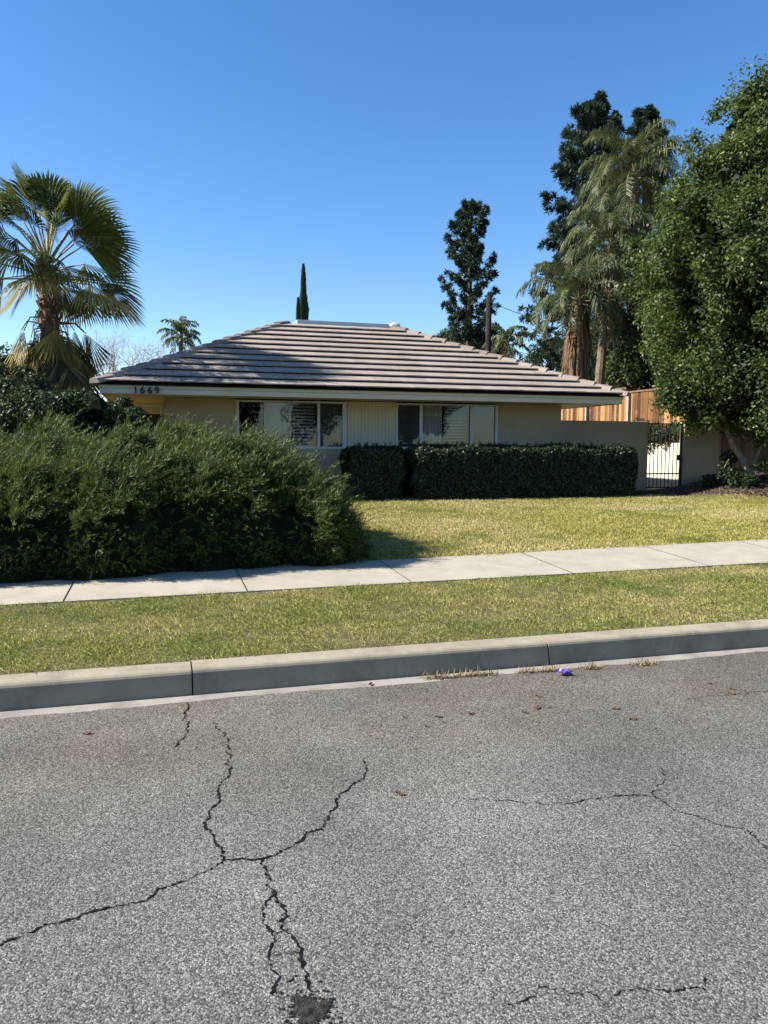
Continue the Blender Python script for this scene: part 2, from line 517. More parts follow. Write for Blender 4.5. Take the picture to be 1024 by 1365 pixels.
def crack(pxs, w0, w1, jit=0.010):
    P = [at_z(x, y, 0.0)[:2] for x, y in pxs]
    pts = []
    for a, b in zip(P[:-1], P[1:]):
        n_ = max(2, int(np.linalg.norm(b - a) / 0.009))
        for t in range(n_): pts.append(a + (b - a) * t / n_)
    pts.append(P[-1])
    pts = np.array(pts)
    nn = len(pts)
    low = np.interp(np.arange(nn), np.arange(0, nn + 4, 4), rng.normal(0, jit * .8, len(np.arange(0, nn + 4, 4))))
    V, Fs = [], []
    wob = rng.uniform(0, 6)
    for i in range(nn):
        d = pts[min(i + 1, nn - 1)] - pts[max(i - 1, 0)]
        d = d / (np.linalg.norm(d) + 1e-9)
        q = np.array([-d[1], d[0]])
        c = pts[i] + q * (low[i] + rng.normal(0, 0.0035))
        wd = (w0 + (w1 - w0) * i / nn) * rng.uniform(0.15, 1.35) * (0.35 + .9 * abs(math.sin(i * .31 + wob) * math.sin(i * .113 + 2 * wob)) ** .6) * (0.25 if i in (0, nn - 1) else 1)
        for s_ in (-1, 1):
            p = c + q * s_ * wd / 2
            V.append((p[0], p[1], 0.0065))
    for i in range(nn - 1): Fs.append((2 * i, 2 * i + 1, 2 * i + 3, 2 * i + 2))
    for i in range(0, nn, 2):       # crumbled edges
        if rng.uniform() > .55: continue
        c = np.array(V[2 * i][:2]) + rng.normal(0, .35 * (w0 + w1) + .002, 2)
        r = rng.uniform(.0012, .0045); a0 = rng.uniform(0, 6)
        b = len(V)
        for k in range(4): V.append((c[0] + math.cos(a0 + k * 1.57) * r * rng.uniform(.6, 1.5), c[1] + math.sin(a0 + k * 1.57) * r * rng.uniform(.6, 1.5), 0.0072))
        Fs.append((b, b + 1, b + 2, b + 3))
    return mesh_obj("crack", V, Fs, MT['crack'], road)


crack([(-60, 1282), (0, 1260), (30, 1247), (65, 1236), (110, 1222), (150, 1210), (195, 1203), (207, 1187), (240, 1175), (275, 1163), (297, 1150)], 0.013, 0.008)
crack([(297, 1150), (320, 1147), (350, 1145), (365, 1143), (395, 1127), (410, 1112), (430, 1108), (440, 1085), (455, 1058), (472, 1045), (490, 1030), (484, 1012)], 0.016, 0.009)
crack([(250, 938), (247, 955), (248, 975), (235, 1000)], 0.016, 0.008)
crack([(283, 965), (302, 985), (306, 1000), (304, 1035), (290, 1050), (292, 1068), (278, 1085), (275, 1105), (286, 1115), (290, 1135), (298, 1150)], 0.007, 0.014)
crack([(350, 1145), (350, 1155), (358, 1180), (366, 1195), (380, 1210), (378, 1240), (390, 1255), (402, 1275), (405, 1295), (415, 1325)], 0.013, 0.014)
crack([(366, 1195), (352, 1215), (355, 1240), (362, 1255), (360, 1285), (366, 1305), (360, 1330)], 0.007, 0.009)
crack([(362, 1252), (378, 1243)], 0.005, 0.005)
crack([(362, 1276), (382, 1274), (402, 1270)], 0.004, 0.006)
crack([(360, 1312), (385, 1310), (402, 1302)], 0.008, 0.006)
crack([(610, 1064), (680, 1070), (725, 1074), (770, 1070), (800, 1065), (835, 1063), (872, 1063)], 0.004, 0.009)
crack([(872, 1063), (884, 1040), (884, 1025)], 0.007, 0.004)
crack([(872, 1063), (900, 1080), (950, 1098), (995, 1107), (1024, 1130), (1060, 1150)], 0.008, 0.007)
crack([(675, 1345), (710, 1330), (720, 1320), (780, 1325), (805, 1333), (850, 1322), (900, 1325), (935, 1315), (940, 1305)], 0.004, 0.006)
crack([(905, 934), (960, 928), (1024, 922), (1080, 916)], 0.004, 0.006)
# rubble-filled hole where the cracks meet the bottom of the picture
cx = at_z(413, 1352, 0)[:2]
V, Fs = [(cx[0], cx[1], 0.0095)], []
for i in range(120):
    a = 2 * math.pi * i / 120
    r = 0.048 * (1 + 0.25 * math.sin(3 * a + 1) + .15 * math.sin(7 * a)) * random.uniform(0.78, 1.18)
    V.append((cx[0] + math.cos(a) * r, cx[1] + math.sin(a) * r * 1.3, 0.0075))
for i in range(120): Fs.append((0, 1 + i, 1 + (i + 1) % 120))
for i in range(140):
    a, rr = random.uniform(0, 6.28), abs(random.gauss(.05, .03))
    c = (cx[0] + math.cos(a) * rr, cx[1] + math.sin(a) * rr * 1.3); r = random.uniform(.002, .006); b = len(V)
    V += [(c[0] - r, c[1] - r * .6, .0035), (c[0] + r, c[1] - r, .0035), (c[0] + r * .7, c[1] + r, .0035), (c[0] - r, c[1] + r * .8, .0035), (c[0], c[1], .008 + r * .5)]
    Fs += [(b, b + 1, b + 4), (b + 1, b + 2, b + 4), (b + 2, b + 3, b + 4), (b + 3, b, b + 4)]
mesh_obj("asphalt_patch", V, Fs, MT['patch'], road)

# gutter pan and kerb
V, Fs = [], []
xs = [-60, -20] + list(np.arange(-8, 14, 0.25)) + [20, 60]
for x in xs: V += [(x, 4.55, -0.004), (x, 4.70, 0.000), (x, 4.760, 0.002)]
for i in range(len(xs) - 1):
    for j in range(2): Fs.append((i * 3 + j, (i + 1) * 3 + j, (i + 1) * 3 + j + 1, i * 3 + j + 1))
struct(mesh_obj("gutter", V, Fs, MT['gutter']))['label'] = "narrow pale concrete gutter at the foot of the kerb"
prof = [(4.772, -0.05), (4.772, 0.0), (4.800, 0.128), (4.808, 0.141), (4.822, 0.150), (4.84, 0.153), (4.985, 0.157), (4.995, 0.150), (4.995, -0.05)]
jx = sorted(set([-60.0, -20.0] + [0.17 - 2.45 * i for i in range(8)] + [0.17 + 2.45 * i for i in range(1, 9)] + [60.0]))
kb = MB()
for a, b in zip(jx[:-1], jx[1:]):
    ns = max(1, int((b - a) / 0.15))
    if b - a > 10: ns = 4
    X = np.linspace(a + 0.005, b - 0.005, ns + 1)
    dz, dy = random.uniform(-.004, .004), random.uniform(-.004, .004)
    V = [(x, y + dy, z + (dz if z > 0.1 else 0)) for x in X for (y, z) in prof]
    k = len(prof)
    Fs = [(i * k + j, i * k + j + 1, (i + 1) * k + j + 1, (i + 1) * k + j) for i in range(ns) for j in range(k - 1)]
    Fs += [tuple(range(k - 1, -1, -1)), tuple(range(ns * k, (ns + 1) * k))]
    kb.add(V, Fs)
struct(kb.build("kerb", MT['kerb']))['label'] = "concrete kerb between the road and the grass strip"

# sidewalk slabs
jxs = [float(at_z(px, py, .205)[0]) for px, py in ((82, 806), (331, 791), (547, 776), (757, 763), (932, 752))]
jxs = [jxs[0] - 1.5 * i for i in range(8, 0, -1)] + jxs + [jxs[-1] + 1.5 * i for i in range(1, 9)]
sw = MB()
for a, b in zip(jxs[:-1], jxs[1:]):
    dz = random.uniform(0.011, 0.016)
    X = np.linspace(a + 0.0025, b - 0.0025, 4)
    top, V, Fs = [], [], []
    for x in X:
        for t in (0, .33, .66, 1):
            y = yf(x) + (yb(x) - yf(x)) * t
            V.append((x, y, float(gz(x, y)) + dz))
    for i in range(3):
        for j in range(3): Fs.append((i * 4 + j, (i + 1) * 4 + j, (i + 1) * 4 + j + 1, i * 4 + j + 1))
    ring = [0, 4, 8, 12, 13, 14, 15, 11, 7, 3, 2, 1]
    nb_ = len(V)
    for i in ring: V.append((V[i][0], V[i][1], V[i][2] - 0.08))
    for i in range(12): Fs.append((ring[i], nb_ + i, nb_ + (i + 1) % 12, ring[(i + 1) % 12]))
    sw.add(V, Fs)
swo = struct(sw.build("sidewalk", MT['walk']))
for x in jxs[1:-1]:
    V = [(x + dx, y, float(gz(x, y)) + .0125) for t in (0.002, .33, .66, .998) for y in [yf(x) + (yb(x) - yf(x)) * t] for dx in (-.0042, .0042)]
    V = [(a, b, c + .0045) for a, b, c in V]
    mesh_obj('joint', V, [(0, 1, 3, 2), (2, 3, 5, 4), (4, 5, 7, 6)], MT['crack'], swo)
swo['label'] = "pale concrete sidewalk between the two strips of grass"


# ------------------------------------------------------------------ grass
def in_view(P, lo=-230, hi=1254):
    u, v, z = project(P)
    return (z > 0.5) & (u > lo) & (u < hi)


def blades(X, Y, h0, h1, w, lean, clump=0.0):
    n_ = len(X)
    base = np.stack([X, Y, gz(X, Y) - 0.004], 1)
    a = rng.uniform(0, 2 * np.pi, n_)
    h = rng.uniform(h0, h1, n_)
    h *= 0.75 + 0.5 * (np.sin(X * 7.3 + np.sin(Y * 5.1) * 2) * np.sin(Y * 8.1 + X * 2.7) * .5 + .5)
    l = np.abs(rng.normal(0, lean, n_)) + 0.15
    la = a + rng.normal(0, .6, n_) + np.pi / 2
    side = np.stack([np.cos(a), np.sin(a), np.zeros(n_)], 1) * (w * rng.uniform(.7, 1.3, n_) / 2)[:, None]
    tipo = np.stack([np.cos(la) * l * h, np.sin(la) * l * h, h / np.sqrt(1 + l * l)], 1)
    mid = base + tipo * 0.55 + np.array([0, 0, 1]) * (h * 0.12)[:, None]
    tip = base + tipo
    return np.stack([base - side, base + side, mid + side * .8, tip], 1)


n_ = 480000
X = rng.uniform(-6, 13, n_); Y = rng.uniform(5.0, 7.5, n_)
edge = rng.normal(0, .025, n_) + 0.03 * np.sin(X * 4) + .012
ok = (Y < yf(X) - .0 + edge) & (Y > 5.0 + rng.exponential(.015, n_) - .012)
# thin, worn patches
thin = np.sin(X * 1.9 + 1.2 * np.sin(Y * 2.2)) * np.sin(Y * 3.1 + X * .7 + 1)
ok &= rng.uniform(0, 1, n_) < 0.80 + 0.35 * thin
X, Y = X[ok], Y[ok]
ok = in_view(np.stack([X, Y, gz(X, Y)], 1)); X, Y = X[ok], Y[ok]
tag(quads_obj("parkway_grass", blades(X, Y, .014, .038, .0042, 1.1), MT['grass_p']),
    "patchy short green grass strip between kerb and sidewalk", "grass", kind='stuff')

MULCH = lambda x, y: (y > np.maximum(13.2, 16.15 - 1.15 * (x - 11.6) * (x > 11.6)) + .08 * np.sin(x * 5))
n_ = 620000
X = rng.uniform(-4, 20, n_); t_ = rng.beta(1, 1.7, n_); Y = 7.9 + t_ * 8.8
edge = rng.normal(0, .03, n_) + 0.03 * np.sin(X * 3)
ok = (Y > yb(X) - .02 + edge) & ~MULCH(X, Y) & (Y < 16.3)
X, Y = X[ok], Y[ok]
ok = in_view(np.stack([X, Y, gz(X, Y)], 1)); X, Y = X[ok], Y[ok]
tag(quads_obj("lawn_grass", blades(X, Y, .02, .05, .010, .9), MT['grass_l']),
    "dry yellow-green front lawn between sidewalk and house", "lawn", kind='stuff')

# mulch bed
struct(sheet("mulch_bed", list(np.linspace(3.5, 18, 60)), lambda x: list(np.linspace(max(13.2, 16.2 - 1.15 * max(0, x - 11.6)), 17.38, 9)), 0.006, MT['mulch']))['label'] = "dark mulch bed along the wall and under the tree"
n_ = 16000
X = rng.uniform(11, 17.5, n_); Y = rng.uniform(12.8, 17.35, n_)
ok = MULCH(X, Y + rng.normal(0, .08, n_)); X, Y = X[ok], Y[ok]
n_ = len(X)
c = np.stack([X, Y, gz(X, Y) + rng.uniform(.006, .03, n_)], 1)


def leaf_quads(c, nrm, L, Wd, rs=None):
    """diamond leaves at c facing nrm"""
    n_ = len(c)
    nrm = nrm / (np.linalg.norm(nrm, axis=1, keepdims=True) + 1e-9)
    t = rng.normal(0, 1, (n_, 3))
    u = t - nrm * (t * nrm).sum(1, keepdims=True)
    u /= np.linalg.norm(u, axis=1, keepdims=True) + 1e-9
    v = np.cross(nrm, u)
    L = (L * rng.uniform(.65, 1.25, n_) / 2)[:, None]
    Wd = (Wd * rng.uniform(.7, 1.2, n_) / 2)[:, None]
    bend = nrm * L * rng.uniform(-.25, .25, (n_, 1))
    return np.stack([c - u * L + bend, c + v * Wd - u * L * .1, c + u * L + bend, c - v * Wd - u * L * .1], 1)


tag(quads_obj("bark_mulch", leaf_quads(c, rng.normal(0, .5, (n_, 3)) + [0, 0, 1], .07, .03), MT['chips']),
    "brown bark chips spread under the tree on the right", "mulch", kind='stuff')

# ------------------------------------------------------------------ the house
HY, X0, X1 = 17.4, 0.17, 9.71
EY, EX0, EX1 = 16.32, -1.10, 10.74
ZF, ZE = 2.53, 2.73
house = thing("house", (4.9, HY, 0.3), "single storey cream ranch house with brown tiled hip roof behind hedges", "house")


def Xat(px, y=HY): return float(at_y(px, 560, y)[0])


wl0, wl1 = Xat(315), Xat(463.5)
wr0, wr1 = Xat(527), Xat(665)
ZS, ZT = 1.43, 2.52
wm = MB()
wm.box(X0, wl0, HY, HY + .2, 0.1, 2.54)
wm.box(wl0, wl1, HY, HY + .2, 0.1, ZS)
wm.box(wr0, wr1, HY, HY + .2, 0.1, ZS)
wm.box(wr1, X1, HY, HY + .2, 0.1, 2.54)
wm.box(wl1, wr0, HY + .03, HY + .2, 0.1, 2.54)
wm.box(X0, X0 + .2, HY + .2, 25.6, 0.1, 2.54)
wm.box(X1 - .2, X1, HY + .2, 25.6, 0.1, 2.54)
wm.box(X0 + .2, X1 - .2, 25.4, 25.6, 0.1, 2.54)
wm.build("wall", MT['stucco'], house)
# grooved siding between the windows
sd = MB()
nb_ = 14
for i in range(nb_):
    a = wl1 + (wr0 - wl1) * i / nb_
    b = wl1 + (wr0 - wl1) * (i + 1) / nb_
    sd.box(a + .002, b - .002, HY - .012 + random.uniform(-.001, .001), HY + .03, 0.15, 2.525)
sd.build("siding_panel", MT['siding'], house)
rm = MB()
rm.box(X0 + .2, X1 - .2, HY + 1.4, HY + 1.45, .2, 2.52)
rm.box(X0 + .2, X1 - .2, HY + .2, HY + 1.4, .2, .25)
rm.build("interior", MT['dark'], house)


MT['screen'] = plain('insect screen', (0.085, 0.092, 0.09), (0.115, 0.122, 0.118), 6, 0.9, 0.1)


def window(px_fr, panes, blinds, screens):
    """px_fr: vertical frame members as (px, px); panes: spans; blinds: list of (px0, px1, style)"""
    mb = MB()
    zs = ZS + .002
    x_l, x_r = Xat(px_fr[0][0]) + .002, Xat(px_fr[-1][1]) - .002
    for a, b in px_fr:
        mb.box(max(x_l, Xat(a)), min(x_r, Xat(b)), HY + .015, HY + .085, zs, ZT)
    mb.box(x_l, x_r, HY - .012, HY + .10, zs, zs + .055)
    mb.box(x_l, x_r, HY + .018, HY + .082, ZT - .05, ZT - .003)
    wn = bevel(mb.build("window", MT['white'], house), .004)
    for a, b in panes:
        xa, xb = Xat(a), Xat(b)
        pn = mesh_obj("pane", [(xa, HY + .06, zs + .05), (xb, HY + .06, zs + .05), (xb, HY + .06, ZT - .05), (xa, HY + .06, ZT - .05)], [(0, 1, 2, 3)], MT['glass'], wn)
    for a, b in screens:
        xa, xb = Xat(a) + .012, Xat(b) - .012
        mesh_obj("screen", [(xa, HY + .078, zs + .06), (xb, HY + .078, zs + .06), (xb, HY + .078, ZT - .055), (xa, HY + .078, ZT - .055)], [(0, 1, 2, 3)], MT['screen'], wn)
    for a, b, st in blinds:
        xa, xb = Xat(a) + .01, Xat(b) - .01
        m2 = MB()
        if st == 'v':
            n2 = int((xb - xa) / .085)
            for i in range(n2):
                x = xa + (i + .5) * (xb - xa) / n2
                m2.bar((x, HY + .22, zs), (x, HY + .22, ZT), .08, .004, up=(.35, 1, 0))
        else:
            n2 = 14 if st == 'open' else 26
            for i in range(n2):
                z = zs + .03 + (i + .5) * (ZT - zs - .05) / n2
                if st == 'open':
                    m2.add([(xa, HY + .19, z - .02), (xb, HY + .19, z - .02), (xb, HY + .235, z + .02), (xa, HY + .235, z + .02)], [(0, 1, 2, 3)])
                else:
                    m2.add([(xa, HY + .205, z - .023), (xb, HY + .205, z - .023), (xb, HY + .225, z + .023), (xa, HY + .225, z + .023)], [(0, 1, 2, 3)])
        m2.build("blind", MT['blind'], wn)
    return wn


window([(315, 319), (352, 355), (423.5, 427), (457, 463.5)], [(319, 352), (355, 423.5), (427, 457)],
       [(355, 391, 'closed'), (392, 423, 'open')], [(427, 457)])
window([(527.5, 531), (560, 564), (627.4, 631), (661, 665)], [(531, 560), (564, 627.4), (631, 661)],
       [(564, 594, 'v'), (595.5, 627, 'open'), (636, 661, 'closed')], [(531, 560), (631, 661)])

# porch recess to the left of the front wall
pm = MB(); pm.box(-6.5, X0 - .01, 21.0, 21.15, .2, 2.30); pm.build("porch_wall", MT['door'], house)
pm = MB(); pm.box(-6.5, X0 - .01, 20.93, 21.18, 2.30, 2.50); pm.build("porch_beam", MT['fascia'], house)
# soffit: front strip, right strip and the porch ceiling
sm = MB(); sm.box(X0, X1, EY + .04, HY + .02, 2.545, 2.56)
sm.box(X1, EX1 - .05, EY + .04, 26.0, 2.545, 2.56)
sm.build("soffit", MT['fascia'], house)
sm = MB(); sm.box(EX0 + .05, X0 - .003, EY + .04, 25.5, 2.545, 2.56); sm.build("porch_ceiling", MT['soffit'], house)
# fascia in two stepped boards, all round
RB = 26.44
fm = MB()
for (z0, z1, o) in ((ZF, ZF + .105, 0.0), (ZF + .108, ZE - .025, .018)):
    fm.box(EX0 - o, EX1 + o, EY - o, EY + .035, z0, z1)
    fm.box(EX0 - o, EX0 + .035, EY + .036, RB - .036, z0, z1)
    fm.box(EX1 - .035, EX1 + o, EY + .036, RB - .036, z0, z1)
    fm.box(EX0 - o, EX1 + o, RB - .035, RB + o, z0, z1)
bevel(fm.build("fascia", MT['fascia'], house), .006)

# roof
OV = 0.07
ex0, ex1, ey0, ey1 = EX0 - OV, EX1 + OV, EY - OV, RB + OV
RUN, RISE = 4.50, 2.02
rx0, rx1, ry0, ry1 = ex0 + RUN, ex1 - RUN, ey0 + RUN, ey1 - RUN
RZ = ZE + RISE
um = MB()
e = [(ex0, ey0, ZE - .03), (ex1, ey0, ZE - .03), (ex1, ey1, ZE - .03), (ex0, ey1, ZE - .03)]
t_ = [(rx0, ry0, RZ - .03), (rx1, ry0, RZ - .03), (rx1, ry1, RZ - .03), (rx0, ry1, RZ - .03)]
um.add(e + t_, [(0, 1, 5, 4), (1, 2, 6, 5), (2, 3, 7, 6), (3, 0, 4, 7), (4, 5, 6, 7), (3, 2, 1, 0)])
roof = um.build("roof", MT['underlay'], house)


def slope(A, B, Cc, D, ncourse=12, tw=0.33):
    """tile quads of the trapezoid A-B (eave) up to D-C (ridge)"""
    A, B, Cc, D = map(np.array, (A, B, Cc, D))
    es = (B - A) / np.linalg.norm(B - A)
    up = (D - A) - es * ((D - A) @ es)
    Ls = np.linalg.norm(up); et = up / Ls
    nn = np.cross(es, et)
    if nn[2] < 0: nn = -nn
    W0 = np.linalg.norm(B - A)
    sl, sr = (D - A) @ es / Ls, ((B - Cc) @ es) / Ls
    mb = MB()
    ct = Ls / ncourse
    for i in range(ncourse):
        t0, t1 = i * ct - (.03 if i else .0), min((i + 1) * ct + .02, Ls)
        l0, r0 = max(0, t0) * sl, W0 - max(0, t0) * sr
        l1, r1 = t1 * sl, W0 - t1 * sr
        s0 = l0 - (tw * .5 if i % 2 else 0) - (l0 % tw)
        k = 0
        while s0 + k * tw < r0:
            a, b = s0 + k * tw + .003, s0 + (k + 1) * tw - .003
            k += 1
            la, lb = max(a, l0), min(b, r0)
            ua, ub = min(max(a, l1), r1), max(min(b, r1), l1)
            if lb - la < .02: continue
            h = .078 + random.uniform(-.0025, .0025)
            dt = random.uniform(-.004, .004)
            def p(s_, t, hh): return A + es * s_ + et * t + nn * hh
            V = [p(la, t0 + dt, h - .026), p(lb, t0 + dt, h - .026), p(la, t0 + dt, h), p(lb, t0 + dt, h), p(ub, t1, .014), p(ua, t1, .014)]
            mb.add(V, [(0, 1, 3, 2), (2, 3, 4, 5), (0, 2, 5), (1, 4, 3)])
    return mb


tm = MB()
for q in (((ex0, ey0, ZE), (ex1, ey0, ZE), (rx1, ry0, RZ), (rx0, ry0, RZ)), ((ex1, ey0, ZE), (ex1, ey1, ZE), (rx1, ry1, RZ), (rx1, ry0, RZ)),
          ((ex1, ey1, ZE), (ex0, ey1, ZE), (rx0, ry1, RZ), (rx1, ry1, RZ)), ((ex0, ey1, ZE), (ex0, ey0, ZE), (rx0, ry0, RZ), (rx0, ry1, RZ))):
    s_ = slope(*q); tm.add(s_.v, s_.f)
tm.build("roof_tile", MT['tile'], roof)
for (p0, p1) in (((ex0, ey0, ZE), (rx0, ry0, RZ)), ((ex1, ey0, ZE), (rx1, ry0, RZ)), ((ex1, ey1, ZE), (rx1, ry1, RZ)), ((ex0, ey1, ZE), (rx0, ry1, RZ))):
    p0, p1 = np.array(p0), np.array(p1)
    L = np.linalg.norm(p1 - p0); d = (p1 - p0) / L
    q = np.cross(d, [0, 0, 1]); q /= np.linalg.norm(q)
    u = np.cross(q, d)
    nc = int(L / .40)
    cm = MB()
    for i in range(nc):
        a, b = p0 + d * (L * i / nc - .02), p0 + d * (L * (i + 1) / nc + .03)
        h = .105 + random.uniform(-.008, .008)
        V = []
        for P, hh in ((a, h), (b, h - .045)):
            V += [P + q * .15 + u * (hh - .105), P + q * .10 + u * (hh - .012), P + u * (hh + .012), P - q * .10 + u * (hh - .012), P - q * .15 + u * (hh - .105)]
        Fs = [(j, j + 1, j + 6, j + 5) for j in range(4)] + [(0, 1, 2, 3, 4)]
        cm.add(V, Fs)
    cm.build("hip_cap", MT['cap'], roof)
gm = MB(); gm.box(rx0 + .28, rx1 - .1, ry0 - .06, ry1, RZ - .02, RZ + .10)
bevel(gm.build("flashing", MT['galv'], roof), .01)
wc = MB(); p = np.array((rx1 - .12, ry0 - .03, RZ + .06)); wc.tube([p, p + [.10, -.02, .01], p + [.24, -.05, -.02], p + [.30, -.09, -.10]], [.05, .085, .08, .03], 8)
wc.build("cap_mortar", MT['white'], roof, True)

# house number
for ch, px in zip("1669", (181, 190, 200, 209.5)):
    cu = bpy.data.curves.new("house_number", 'FONT')
    cu.body = ch
    cu.size, cu.extrude, cu.align_x, cu.offset = .19, .008, 'CENTER', .004
    tmp = bpy.data.objects.new("digit", cu)
    COL.objects.link(tmp)
    bpy.context.view_layer.update()
    me = bpy.data.meshes.new_from_object(tmp.evaluated_get(bpy.context.evaluated_depsgraph_get()))
    bpy.data.objects.remove(tmp)
    me.materials.clear(); me.materials.append(MT['digit'])
    o = bpy.data.objects.new("house_number", me)
    COL.objects.link(o)
    o.parent = house
    o.location = Vector((float(at_y(px, 522, EY)[0]), EY - .032, ZF + .012)) - house.location
    o.rotation_euler = (rad(90), 0, 0)
    o['label'] = "black house number %s on the white fascia" % ch

# ------------------------------------------------------------------ garden walls, gate, fences
gx0, gx1 = float(at_y(865, 600, HY)[0]), float(at_y(911, 600, HY)[0])
WT = 2.165
b_ = MB(); b_.box(X1 + .003, gx0 - .03, HY + .01, HY + .21, .1, WT)
tag(bevel(b_.build("garden_wall", MT['stucco_wall']), .012), "beige stucco garden wall between the house corner and the iron gate", "wall")
b_ = MB(); b_.box(gx1 + .03, 15.2, HY + .01, HY + .21, .1, WT)
tag(bevel(b_.build("garden_wall", MT['stucco_wall']), .012), "beige stucco wall right of the iron gate, half hidden by the tree", "wall")
gate = thing("iron_gate", ((gx0 + gx1) / 2, HY + .1, .3), "black iron bar gate set in the garden wall", "gate")
fr = MB()
gz0, gz1 = .40, 2.13
for x in (gx0, gx1): fr.bar((x, HY + .1, gz0), (x, HY + .1, gz1), .05, .045)
for z in (gz0 + .04, .80, gz1 - .02): fr.bar((gx0 + .02, HY + .1, z), (gx1 - .02, HY + .1, z), .042, .034)
fr.build("frame", MT['iron'], gate)
for i in range(1, 9):
    x = gx0 + (gx1 - gx0) * i / 9
    m2 = MB(); m2.tube([(x, HY + .1, gz0 + .05), (x, HY + .1, gz1 - .035)], .0125, 6); m2.build("bar", MT['iron'], gate)
m2 = MB(); m2.box(gx1 - .10, gx1 - .02, HY + .075, HY + .128, 1.15, 1.30); m2.build("lock", MT['iron'], gate)

XW = 13.8
b_ = MB(); b_.box(XW, XW + .2, HY + .23, 32, .1, 1.62)
tag(b_.build("retaining_wall", MT['ret']), "sunlit pale side wall seen through the iron gate", "wall")
fence = thing("wooden_fence", (XW + .3, 25, 1.62), "orange cedar board fence on the side wall beside the roof corner", "fence")
fb = MB()
y = 18.0
while y < 32:
    wd = random.uniform(.12, .15)
    fb.box(XW + .06 + random.uniform(-.006, .006), XW + .085, y, y + wd - .008, 1.63, 3.12 + random.uniform(-.015, .015))
    y += wd
fb.build("boards", MT['boards'], fence)
m2 = MB(); m2.box(XW + .03, XW + .13, 18, 32, 3.14, 3.19); m2.build("rail", MT['oldboards'], fence)
for y in (20.6, 23.0, 25.4, 27.8):
    m2 = MB(); m2.box(XW - .035, XW + .045, y, y + .08, 1.623, 3.13); m2.build("post", MT['post'], fence)
# brown board fence in the shade at the right
f2 = MB()
x = 14.55
while x < 22:
    wd = random.uniform(.13, .16)
    f2.box(x, x + wd - .006, HY - .05 + random.uniform(-.005, .005), HY - .02, .3, 2.02 + random.uniform(-.01, .01))
    x += wd
tag(f2.build("board_fence", MT['oldboards']), "dark brown board fence in the shade behind the right tree trunk", "fence")
# neighbour's shed showing over the fence
sp = at_d(862, 526, 31)
shed = thing("shed", (sp[0], sp[1], .3), "reddish brown shed top peeping over the orange fence", "shed")
m2 = MB(); m2.box(sp[0] - .65, sp[0] + 2.2, sp[1], sp[1] + 2, .3, 3.78); m2.build("wall", MT['shed'], shed)
m2 = MB(); m2.box(sp[0] - .8, sp[0] + 2.4, sp[1] - .12, sp[1] + 2.1, 3.782, 3.88); m2.build("roof", MT['oldboards'], shed)


# ------------------------------------------------------------------ foliage tools
def unit(n_):
    v = rng.normal(0, 1, (n_, 3))
    return v / np.linalg.norm(v, axis=1, keepdims=True)


def clump_leaves(cent, rads, per, L, Wd, shell=(.55, 1.08), flat=.85, up=.35):
    """leaves in many small clumps: denser near the clump's skin, facing outwards"""
    Q = []
    for c, r, n_ in zip(cent, rads, per):
        d = unit(int(n_))
        rr = r * rng.uniform(shell[0], shell[1], len(d)) ** 1.0
        p = np.array(c) + d * rr[:, None] * np.array([1, 1, flat])
        nm = d * .7 + rng.normal(0, .55, d.shape) + [0, 0, up]
        Q.append(leaf_quads(p, nm, L, Wd))
    return np.concatenate(Q)


def blob(c, r, seed=0, n_=12, amp=.18):
    """rough closed lump for the inside of dense foliage"""
    V, Fs = [], []
    rs = np.random.default_rng(seed)
    ph = rs.uniform(0, 6, 6)
    for i in range(n_ + 1):
        th = math.pi * i / n_
        for j in range(2 * n_):
            fi = math.pi * j / n_
            k = 1 + amp * (math.sin(3 * fi + ph[0]) * math.sin(2 * th + ph[1]) + .6 * math.sin(5 * fi + ph[2] + 3 * th))
            V.append((c[0] + r[0] * k * math.sin(th) * math.cos(fi), c[1] + r[1] * k * math.sin(th) * math.sin(fi), c[2] + r[2] * k * math.cos(th)))
    m = 2 * n_
    for i in range(n_):
        for j in range(m): Fs.append((i * m + j, (i + 1) * m + j, (i + 1) * m + (j + 1) % m, i * m + (j + 1) % m))
    return V, Fs


# ------------------------------------------------------------------ juniper hedge by the sidewalk
jprof = np.array([(-.33 + a, b - .17) for a, b in [(-7, 1.60), (-3.2, 1.66), (-1.82, 1.68), (-1.3, 1.62), (-.96, 1.66), (-.47, 1.46), (-.1, 1.66), (.3, 1.78), (.75, 1.80), (1.2, 1.68), (1.5, 1.60), (2.07, 1.32), (2.4, 1.02), (2.62, .70), (2.75, .35)]])
JX1 = 2.34


_b = np.random.default_rng(31)
NB = 150
BX, BY = _b.uniform(-6.6, 2.2, NB), 8.0 + 3.6 * _b.beta(1.0, 1.5, NB)
BR, BA = _b.uniform(.26, .55, NB), _b.uniform(.10, .30, NB)


def billow(x, y):
    x, y = np.broadcast_arrays(np.asarray(x, float), np.asarray(y, float))
    r = np.zeros(x.shape)
    for a, b, c, d in zip(BX, BY, BR, BA):
        r = np.maximum(r, d * np.clip(1 - ((x - a) ** 2 + (y - b) ** 2) / c ** 2, 0, 1) ** .7)
    return r


